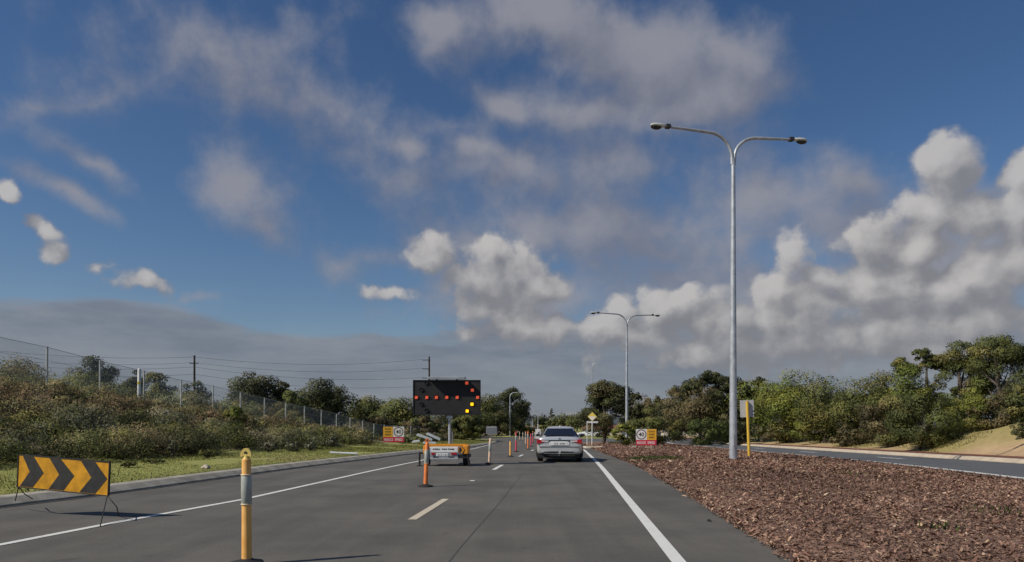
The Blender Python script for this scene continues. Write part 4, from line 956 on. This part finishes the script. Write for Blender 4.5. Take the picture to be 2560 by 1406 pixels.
def far_car(label, px, py, rz, paint, name):
    p = G(px, py); p.z = float(land(p.x, p.y)) if False else p.z
    return car(name, label, p, rz, paint, 'cars far off on the crossing road', 'car', 1, False)
far_car('white car half hidden by shrubs right of the right-hand 40 sign', 1652, 1094, R(70), MT['white_paint'], 'parked_car')
far_car('dark car far right of the white car under the trees', 1700, 1093, R(160), MT['dark_paint'], 'parked_car')
far_car('white car beyond the median between yellow diamond and tree trunk', 1510, 1094, R(80), MT['white_paint'], 'parked_car')

# ------------------------------------------------------------------ 40 signs
def speed_sign(label, px0, px1, py0, py1, gy, off, flip):
    g = G((px0+px1)/2, gy, off); d = g.y; w = (px1-px0)/F*d; h = (py1-py0)/F*d; z0 = zat(py1, d)-float(land(g.x, d) if off > .1 else mz(g.x, d)); g.z = zat(py1, d)-z0
    o = thing('speed_sign', label, 'road sign', g, R(-3 if flip else 6), 'low roadwork 40 signs'); zc = z0+h
    rh = h*.335
    pn = MB().box(-w/2, w/2, .0, .02, z0, zc).build('panel', MT['sign_back'], o)
    a0, a1 = (-w/2, .03*w) if flip else (-.03*w, w/2)
    cx_ = (a0+a1)/2
    wf = MB().box(a0+.01, a1-.004, -.006, -.001, z0+rh, zc-.012).build('speed_panel', MT['sign_w'], o)
    o0, o1 = (a1, w/2) if flip else (-w/2, a0)
    of = MB().box(o0+.004, o1-.01, -.006, -.001, z0+rh, zc-.012).build('warning_panel', MT['sign_o'], o)
    rf = MB().box(-w/2+.01, w/2-.01, -.006, -.001, z0+.01, z0+rh-.004).build('message_panel', MT['sign_r'], o)
    r1 = min(a1-a0, h-rh)*.46; n = 36; zc_ = z0+rh+(h-rh)/2
    vs = [(cx_+rr*math.cos(2*math.pi*k/n), -.009, zc_+rr*math.sin(2*math.pi*k/n)) for rr in (r1, r1*.83) for k in range(n)]
    MB().add(vs, [(k, (k+1) % n, n+(k+1) % n, n+k) for k in range(n)]).build('speed_ring', MT['black'], wf)
    text('numerals', '40', r1*1.12, r1*.80, MT['black'], wf, (cx_, 0, zc_), -.010)
    oc = (o0+o1)/2
    for i, s_ in enumerate(('ROAD', 'WORK', 'AHEAD')): text('lettering', s_, (o1-o0)*.62, (h-rh)*.17, MT['black'], of, (oc, 0, zc_+(h-rh)*(.27-.27*i)), -.010)
    text('lettering', 'REDUCE', w*.42, rh*.46, MT['sign_w'], rf, (-w*.235, 0, z0+rh*.5), -.010); text('lettering', 'SPEED', w*.36, rh*.46, MT['sign_w'], rf, (w*.245, 0, z0+rh*.5), -.010)
    for s_ in (-1, 1):
        b = MB(); b.tube([(s_*w*.42, .03, zc-.05), (s_*w*.42, .03, -.05)], .016, 6); b.tube([(s_*w*.42, .03, zc*.8), (s_*w*.42, .5, -.05)], .012, 6); b.build('leg', MT['black'], o)
    return o
speed_sign('low red, orange and white 40 roadwork sign on the left grass verge', 958, 1010, 1067, 1106, 1111, .28, False)
speed_sign('low red, orange and white 40 roadwork sign on the mulched median', 1590, 1641, 1073, 1114, 1120, .1, True)

# ------------------------------------------------------------------ street lamps
def double_lamp(label, px, d, topz, mir=1., rot=.2, r0=.165):
    p = on(px, d); 
    if XM1(d) < p.x < XM2(d): p.z = float(mz(p.x, d))
    o = thing('street_lamp', label, 'street lamp', p, rot, 'street lamps'); hj = topz-p.z
    b = MB(); b.tube([(0, 0, -.05), (0, 0, .4), (0, 0, hj*.5), (0, 0, hj)], [r0, r0*.96, r0*.74, r0*.5], 16); b.build('pole', MT['galv'], o)
    MB().box(-r0*.35, r0*.35, -r0-.002, -r0*.80, .55, 1.05).build('access_door', MT['sign_back'], o, bevel=.01)
    for s_, L, rise in ((-1, 3.52, 1.08), (1, 3.28, 1.0)):
        pts = [(s_*.035, 0, hj-.25)]
        for k in range(9):
            t_ = math.pi/2*k/8; pts.append((s_*(.05+1.05*(1-math.cos(t_))), 0, hj+rise*math.sin(t_)*.93))
        pts += [(s_*L*.66, 0, hj+rise*.98), (s_*(L-.45), 0, hj+rise)]
        MB().tube(pts, [r0*.46]*2+[r0*.40]*(len(pts)-4)+[r0*.34, r0*.30], 10).build('arm', MT['galv'], o)
        lx = s_*(L-.30); lz = hj+rise
        hd = MB(); hd.add([(lx+s_*x, y, lz+z) for x, y, z in [(-.30, -.08, -.04), (-.30, .08, -.04), (-.30, .08, .06), (-.30, -.08, .06), (.0, -.14, -.07), (.0, .14, -.07), (.0, .14, .11), (.0, -.14, .11), (.28, -.15, -.06), (.28, .15, -.06), (.28, .13, .10), (.28, -.13, .10), (.42, -.08, -.02), (.42, .08, -.02), (.42, .07, .05), (.42, -.07, .05)]],
               [(4*i+k, 4*i+(k+1) % 4, 4*i+4+(k+1) % 4, 4*i+4+k) for i in range(3) for k in range(4)]+[(0, 1, 2, 3), (15, 14, 13, 12)], 0, True)
        h_ = hd.build('lamp_head', MT['lamp_white'], o, sub=1)
        bw = MB(); bw.add([(lx+s_*.16+.24*math.cos(a)*math.cos(e), .13*math.sin(a)*math.cos(e), lz-.055-.10*math.sin(e)) for e in (0, .5, 1.0, 1.5) for a in np.linspace(0, 2*np.pi, 12, endpoint=False)], [(i*12+k, i*12+(k+1) % 12, (i+1)*12+(k+1) % 12, (i+1)*12+k) for i in range(3) for k in range(12)], 0, True)
        bw.build('lamp_bowl', MT['lamp_dark'], h_)
        MB().box(lx-s_*.34-.10, lx-s_*.34+.10, -.10, .10, lz-.07, lz+.085).build('lamp_bracket', MT['lamp_dark'], h_, bevel=.02)
    return o
double_lamp('nearest tall double armed street lamp in the mulched median', 1833, 29.2, zat(397, 29.2))
double_lamp('second double armed street lamp farther down the median', 1567, 69, zat(812, 69), rot=.16)
def single_lamp(label, px, d, top, arm, side, r0=.10):
    p = on(px, d); o = thing('street_lamp', label, 'street lamp', p, 0, 'street lamps'); H = zat(top, d)-p.z
    b = MB(); b.tube([(0, 0, -.1), (0, 0, H*.5), (0, 0, H-.8)], [r0, r0*.8, r0*.6], 10); b.build('pole', MT['galv'], o)
    a_ = arm/F*d*side; pts = [(a_*(1-math.cos(t_)), 0, H-.8+.8*math.sin(t_)) for t_ in np.linspace(0, math.pi/2, 7)]; MB().tube(pts, r0*.55, 8).build('arm', MT['galv'], o)
    MB().box(a_-.05 if side > 0 else a_-.5, a_+.5 if side > 0 else a_+.05, -.12, .12, H-.06, H+.06).build('lamp_head', MT['lamp_white'], o, bevel=.03)
single_lamp('single armed street lamp in front of the tall gum beyond the junction', 1275, 130, 982, 12, 1, .14)
single_lamp('far street lamp with arm to the left beside the bright shrub mass', 1331, 175, 1024, 9, -1, .12)
single_lamp('far street lamp with dark arm just left of the silver car', 1345, 180, 1026, 9, -1, .12)
single_lamp('tall bare lamp pole rising behind the leaning dark tree', 1481, 116, 910, 3, 1, .13)
single_lamp('far pale lamp pole above the middle of the silver car roof', 1405, 260, 1033, 3, 1, .13)
single_lamp('far pale lamp pole above the right side of the silver car roof', 1431, 240, 1033, 3, -1, .13)

# ------------------------------------------------------------------ other signs
def posted_back():
    d = 33.2; p = on(1873, d); p.z = float(mz(p.x, d)); o = thing('posted_sign', 'back of a grey rectangular sign on a slanting yellow post', 'road sign', p, R(-4), None, (0, R(-2.1)))
    H = zat(1003, d)-p.z; MB().tube([(0, 0, -.1), (0, 0, H)], .068, 12).build('post', MT['post_y'], o)
    w, h = .64, .80; zc = zat(1022, d)-p.z
    pl = MB().box(-w/2, w/2, .072, .080, zc-h/2, zc+h/2).build('plate', MT['sign_pale'], o, bevel=.003)
    b = MB(); b.box(w/2-.09, w/2+.01, .045, .070, zc-.13, zc-.10); b.box(w/2-.09, w/2+.01, .045, .07, zc-.29, zc-.27); b.build('bracket', MT['black'], pl)
posted_back()
def diamond():
    p = on(1480, 68); d = p.y; p.z = float(mz(p.x, d)); o = thing('warning_sign', 'yellow diamond warning sign on a pale post beyond the silver car', 'road sign', p, R(-8), None, (0, R(.6)))
    H = zat(1031, d)-p.z; MB().tube([(0, 0, -.1), (0, 0, H-.2)], .05, 10).build('post', MT['post_w'], o)
    r_ = .44; zc = zat(1042, d)-p.z
    MB().poly([(0, zc-r_), (r_, zc), (0, zc+r_), (-r_, zc)], -.075, -.06).build('diamond_plate', MT['sign_y'], o, bevel=.004)
    MB().poly([(-.43+.05, zc-.0), (.38, zc), (0, zc-r_+.05)], -.079, -.0765).build('painted_glare', MT['sign_w'], o)  # white triangle paints sun glare onto the lower half of the plate
    p2 = p+Vector((at(1481, d+1.5)-p.x, 1.5, 0)); o2 = thing('street_sign', 'white cross bar sign on a thin left post behind the yellow diamond', 'sign', p2, 0)
    x0, x1 = (1467-1481)/F*(d+1.5), (1495-1481)/F*(d+1.5); z = zat(1056, d+1.5)-p2.z
    MB().box(x0, x1, -.02, .02, z-.09, z+.09).build('blade', MT['sign_w'], o2, bevel=.01); MB().tube([(x0+.04, .05, -.1), (x0+.04, .05, z+.09)], .04, 8).build('post', MT['post_w'], o2)
diamond()
def small_signs():
    p = G(1229, 1104, .15); d = p.y; p.z = float(land(p.x, d)); o = thing('roadside_sign', 'grey back of a round cornered sign on a post behind the pale leaning bollard', 'road sign', p, R(10)); z0, z1 = zat(1086, d)-p.z, zat(1066, d)-p.z; w = 28/F*d
    MB().box(-w/2, w/2, 0, .03, z0, z1).build('plate', MT['sign_back'], o, bevel=.012); MB().box(-w*.38, w*.38, -.01, -.002, z1-.16, z1-.08).build('stripe', MT['sign_w'], o); MB().tube([(0, .06, -.1), (0, .06, z1)], .04, 8).build('post', MT['galv'], o)
    d = 60; p = Vector((at(1345, d), d, float(zg(d)))); o = thing('keep_left_sign', 'small white sign with black arrow on a post just left of the silver car', 'road sign', p, R(-3)); z0, z1 = zat(1097, d)-p.z, zat(1073, d)-p.z; w = 13/F*d
    MB().box(-w/2, w/2, 0, .02, z0, z1).build('plate', MT['sign_w'], o, bevel=.004); MB().tube([(0, .05, -.0), (0, .05, z1+.4)], .04, 8).build('post', MT['post_w'], o)
    zc = (z0+z1)/2; MB().poly([(-.12, zc-.22), (.0, zc-.22), (.0, zc-.1), (.12, zc+.08), (.14, zc+.22), (-.02, zc+.10), (-.02, zc-.02), (-.12, zc-.02)], -.008, -.002).build('arrow', MT['black'], o)
    d = 98; p = on(1686, d); o = thing('barrier_trestle', 'yellow A frame trestle under the trees right of the white car', 'barrier', p, R(20)); h = zat(1070, d)-p.z
    for s_ in (-1, 1): MB().tube([(s_*.5, -.2, 0), (s_*.08, 0, h)], .06, 6).build('leg', MT['post_y'], o)
    MB().box(-.35, .35, -.12, -.06, h*.45, h*.6).build('board', MT['post_y'], o, bevel=.01)
    # white post standing in the scrub
    d = 33.6; p = on(347, d); o = thing('white_marker_post', 'thick white painted post standing in the brown scrub before the wire fence', 'post', p, 0, None, (0, R(.9))); h = zat(922, d)-p.z
    MB().lathe([(.075, -.2), (.075, h-.04), (.06, h), (0, h)], 14).build('post', MT['post_w'], o); MB().lathe([(.079, h-.75), (.081, h-.74), (.081, h-.62), (.079, h-.61)], 14).build('band', MT['sign_y'], o)
small_signs()

# ------------------------------------------------------------------ wire fence along the dune
def fence():
    y0 = 24.2; o = thing('wire_fence', 'long chain wire fence with pale posts along the top of the scrub dune', 'fence', (float(fence_x(y0)), y0, float(land(fence_x(y0), y0))))
    org = Vector(o.location); pts = []
    TOPS = [(20, 5.2), (29.2, 4.65), (32.2, 4.34), (35.1, 4.11), (38.1, 3.84), (41, 3.70), (44, 3.46), (50, 2.97), (56, 2.6), (62, 2.05), (68, 1.5), (76, 1.25), (120, 1.2)]
    for n in range(26):
        y = 26.25+2.964*n
        if y > 95: break
        x = float(fence_x(y)); zt = float(interp(y, TOPS)); zb = min(float(land(x, y)), zt-1.75); pts.append((x, y, zb, zt))
    b0 = MB().tube([Vector((pts[0][0], pts[0][1], pts[0][2]-.1))-org, Vector((pts[0][0], pts[0][1], pts[0][3]+.03))-org], .045, 8).build('post', MT['fence'], o)
    for x, y, zb, zt in pts[1:]:
        r_ = .042
        MB().tube([Vector((x, y, zb-.1))-org, Vector((x+.02, y, zt+.03))-org], r_, 8).build('post', MT['fence'], o)
    b = MB()
    for hgt in (1., .72, .02):
        b.tube([Vector((x, y, zb+(zt-zb)*hgt))-org for x, y, zb, zt in pts], .011 if hgt == 1. else .007, 5)
    b.build('line_wire', MT['wire'], o)
    # woven mesh: real diagonal wires
    Vq = []
    for (xa, ya, za, ta), (xb, yb, zb, tb) in zip(pts, pts[1:]):
        L = math.hypot(xb-xa, yb-ya); h = (ta-za+tb-zb)/2; m_ = int((L+h)/.085)
        for sgn in (1, -1):
            for k in range(m_):
                s0 = k*.085-h; u0, v0 = (s0, 0) if s0 >= 0 else (0, -s0); u1, v1 = (s0+h, h) if s0+h <= L else (L, L-s0)
                if u1-u0 < .02: continue
                q = []
                for u, v in ((u0, v0), (u1, v1)):
                    f = u/L if sgn > 0 else 1-u/L; zz0 = za+(zb-za)*f; zz1 = ta+(tb-ta)*f
                    q.append(Vector((xa+(xb-xa)*f, ya+(yb-ya)*f, zz0+(zz1-zz0)*v/h))-org)
                w_ = Vector((.0, 0, .0048)); Vq.append([q[0]-w_, q[1]-w_, q[1]+w_, q[0]+w_])
    quads_mesh('mesh_panel', np.array([[list(v) for v in q] for q in Vq]), 4, MT['wire'], o)
fence()

# ------------------------------------------------------------------ power poles and lines
def power():
    A = Vector((at(1073, 95), 95, 0)); B = Vector((at(486, 85), 85, 0)); C = Vector((at(-260, 70), 70, 0))
    def pole(label, P_, top, arms, nm):
        P_ = P_.copy(); P_.z = float(land(P_.x, P_.y)); o = thing('power_pole', label, 'power pole', P_, 0, 'power poles'); H = top-P_.z
        MB().tube([(0, 0, -.2), (0, 0, H)], [.17, .11], 10).build('pole', MT['wood'], o); att = []
        for (z, x0, x1) in arms:
            ar = MB().box(x0, x1, -.16, -.11, z-P_.z-.05, z-P_.z+.05).build('crossarm', MT['wood'], o)
            for x in ((x0, x1) if x0*x1 < 0 else (x0,)): MB().lathe([(.03, z-P_.z+.05), (.055, z-P_.z+.09), (.03, z-P_.z+.13), (.05, z-P_.z+.17), (.0, z-P_.z+.2)], 8, 0, (x, -.135)).build('insulator', MT['sign_back'], ar)
        return o
    zA = [zat(y, 95) for y in (899, 921, 944, 966)]; zB = [zat(y, 85) for y in (893, 907, 918, 936)]; zC = [zat(y, 70) for y in (846, 872, 884, 906)]
    pole('dark power pole with three short side arms behind the arrow board', A, zat(892, 95), [(zA[0]-.1, -.9, .0), (zA[1]-.1, -.9, .0), (zA[2]-.1, -.9, .0)], 'a')
    pole('power pole with a crossarm left of the lumpy flat topped tree', B, zat(889, 85), [(zB[1]-.1, -.5, .5)], 'b')
    pole('power pole beyond the left edge carrying the overhead lines', C, zat(840, 70), [(zC[1]-.1, -.5, .5)], 'c')
    for i, nm in enumerate(('topmost overhead line strung between the power poles', 'second overhead line from the top between the power poles', 'third overhead line from the top between the power poles', 'lowest faint overhead line between the power poles')):
        b = MB()
        for P0, z0, P1, z1 in ((Vector((A.x+60, 130, 0)), zA[i]+.6, A, zA[i]), (A, zA[i], B, zB[i]), (B, zB[i], C, zC[i])):
            if P0.x > A.x+5: continue
            off = (-.9 if P0 is A else 0); pts = []
            for k in range(17):
                t_ = k/16; q = P0.lerp(P1, t_); sag = .8*4*t_*(1-t_); pts.append((q.x+off*(1-t_), q.y-.13, z0+(z1-z0)*t_-sag))
            b.tube(pts, .014, 5)
        tag(b.build('overhead_line', MT['cable']), nm, 'power line', 'overhead power lines')
power()

# ------------------------------------------------------------------ rubbish and bits on the verge
def bits():
    p = on(1068, 52); d = p.y; p.z += .10; s_ = d/F
    G_P = 'white plastic planks piled on the verge'
    for lab, x0, z0, x1, z1, y, w in (('long white plank on the pile, sloping down to the right', -26, 22, 12, 8, 0, .30), ('upper white plank on the pile, overhanging to the right', -3, 24, 30, 9, .5, .32), ('short grey white plank lying under the left end of the pile', -36, 3, -18, 6, -.3, .26), ('white offcut lying at the bottom of the pile', -8, 2, 24, 1, -.6, .24)):
        a = Vector((x0*s_, y, z0*s_)); c = Vector((x1*s_, y+.2, z1*s_)); L = (c-a).length; b = MB(); b.box(0, L, -.16, .16, -w/2*.5, w/2*.5); b.box(0.05, L-.05, -.10, .10, w/4, w/4+.04)
        o = tag(b.build('white_plank', MT['pile'], None, bevel=.02), lab, 'plank', G_P); o.location = p+(a+Vector((0, 0, .12))); o.rotation_euler = (0, -math.atan2(c.z-a.z, c.x-a.x), .1)
    p = G(858, 1136, .22); p.z = float(land(p.x, p.y))+.09; L = 66/F*p.y; b = MB(); b.tube([(-L/2, 0, .03), (L/2, 0, -.02)], .05, 12, 0, False); b.tube([(L/2-.02, 0, -.02), (L/2+.06, 0, -.02)], .06, 12)
    tag(b.build('white_pipe', MT['pile'], None), 'white plastic pipe lying on the grass beside the kerb', 'pipe').location = p
    for lab, px, py, w in (('pale stick on the grass left of the verge 40 sign', 938, 1110, 16), ('pale plank strip right of the verge 40 sign', 1022, 1098, 24)):
        p = G(px, py, .25); p.z = float(land(p.x, p.y))+.05; L = w/F*p.y; tag(MB().box(-L/2, L/2, -.06, .06, -.04, .04).build('timber_strip', MT['ring'], None, bevel=.01), lab, 'timber').location = p
    for lab, px, py, w in (('pale concrete slab edge left of the median 40 sign', 1582, 1117, 18), ('pale flat stone just right below the median 40 sign', 1624, 1119, 22)):
        p = G(px, py, .1); L = w/F*p.y; p.z = float(mz(p.x, p.y))+.03; tag(MB().box(-L/2, L/2, -.12, .12, -.04, .05).build('stone_slab', MT['concrete_pale'], None, bevel=.02), lab, 'stone').location = p
    for lab, px, py, r_ in (('pale limestone lump on the grass right of the chevron board', 514, 1170, .13), ('small dark leaf clod lying on the asphalt shoulder', 1773, 1303, .035), ('limestone rock at the left frame edge above the chevron board', 22, 1125, .35)):
        p = G(px, py, .006 if r_ < .1 else .2); bm = bmesh.new(); bmesh.ops.create_icosphere(bm, subdivisions=3, radius=r_)
        for v in bm.verts: v.co *= 1+.28*math.sin(v.co.x/r_*3.1+py)*math.cos(v.co.y/r_*2.7)+random.uniform(-.06, .06); v.co.z *= .55
        m_ = bpy.data.meshes.new('rock'); bm.to_mesh(m_); bm.free(); m_.materials.append(MT['concrete_pale'] if r_ > .1 else MT['rubber']); o = put(bpy.data.objects.new('rock' if r_ > .1 else 'leaf_clod', m_)); tag(o, lab, 'rock' if r_ > .1 else 'clod')
        p.z = (float(land(p.x, p.y)) if r_ > .1 else p.z)+r_*.25; o.location = p
bits()

# ------------------------------------------------------------------ buildings beyond the trees
def house(label, px0, px1, top, d, wallm):
    p = on((px0+px1)/2, d); w = (px1-px0)/F*d; h = zat(top, d)-p.z; o = thing('house', label, 'house', p, R(-6)); b = MB(); b.box(-w/2, w/2, 0, 6, -.2, h*.62); b.build('wall', wallm, o)
    MB().add([(-w/2-.4, -.5, h*.62+.003), (w/2+.4, -.5, h*.62+.003), (w/2+.4, 6.5, h*.62+.003), (-w/2-.4, 6.5, h*.62+.003), (-w/2+1.5, 3, h), (w/2-1.5, 3, h)], [(0, 1, 5, 4), (1, 2, 5), (2, 3, 4, 5), (3, 0, 4), (3, 2, 1, 0)]).build('roof', MT['tile'], o)
    for k in (-.28, .2):
        f = MB().box(w*k-.7, w*k+.7, -.06, -.003, h*.22, h*.50).build('window', MT['post_w'], o); MB().box(w*k-.6, w*k+.6, -.075, -.062, h*.25, h*.47).build('pane', MT['glass'], f)
house('cream rendered house with red tiled roof behind the trunks right of the median 40 sign', 1660, 1745, 1052, 128, MT['cream'])
house('pale house low behind the leaning tree and yellow diamond sign', 1455, 1555, 1062, 150, MT['cream'])
# distant wooded ridge
hp = []; n = 60
for i in range(n+1):
    x = -6500+13000*i/n; hp.append((x, 75+20*math.sin(i*.37)+12*math.sin(i*.93+1)+6*math.sin(i*2.3)))
vs = []
for x, h in hp: vs += [(x, 6200, -30), (x, 6600, h), (x, 7600, -30)]
kind(MB().add(vs, [(3*i+k, 3*i+3+k, 3*i+4+k, 3*i+1+k) for i in range(n) for k in (0, 1)], 0, True).build('hills', MT['hill']))
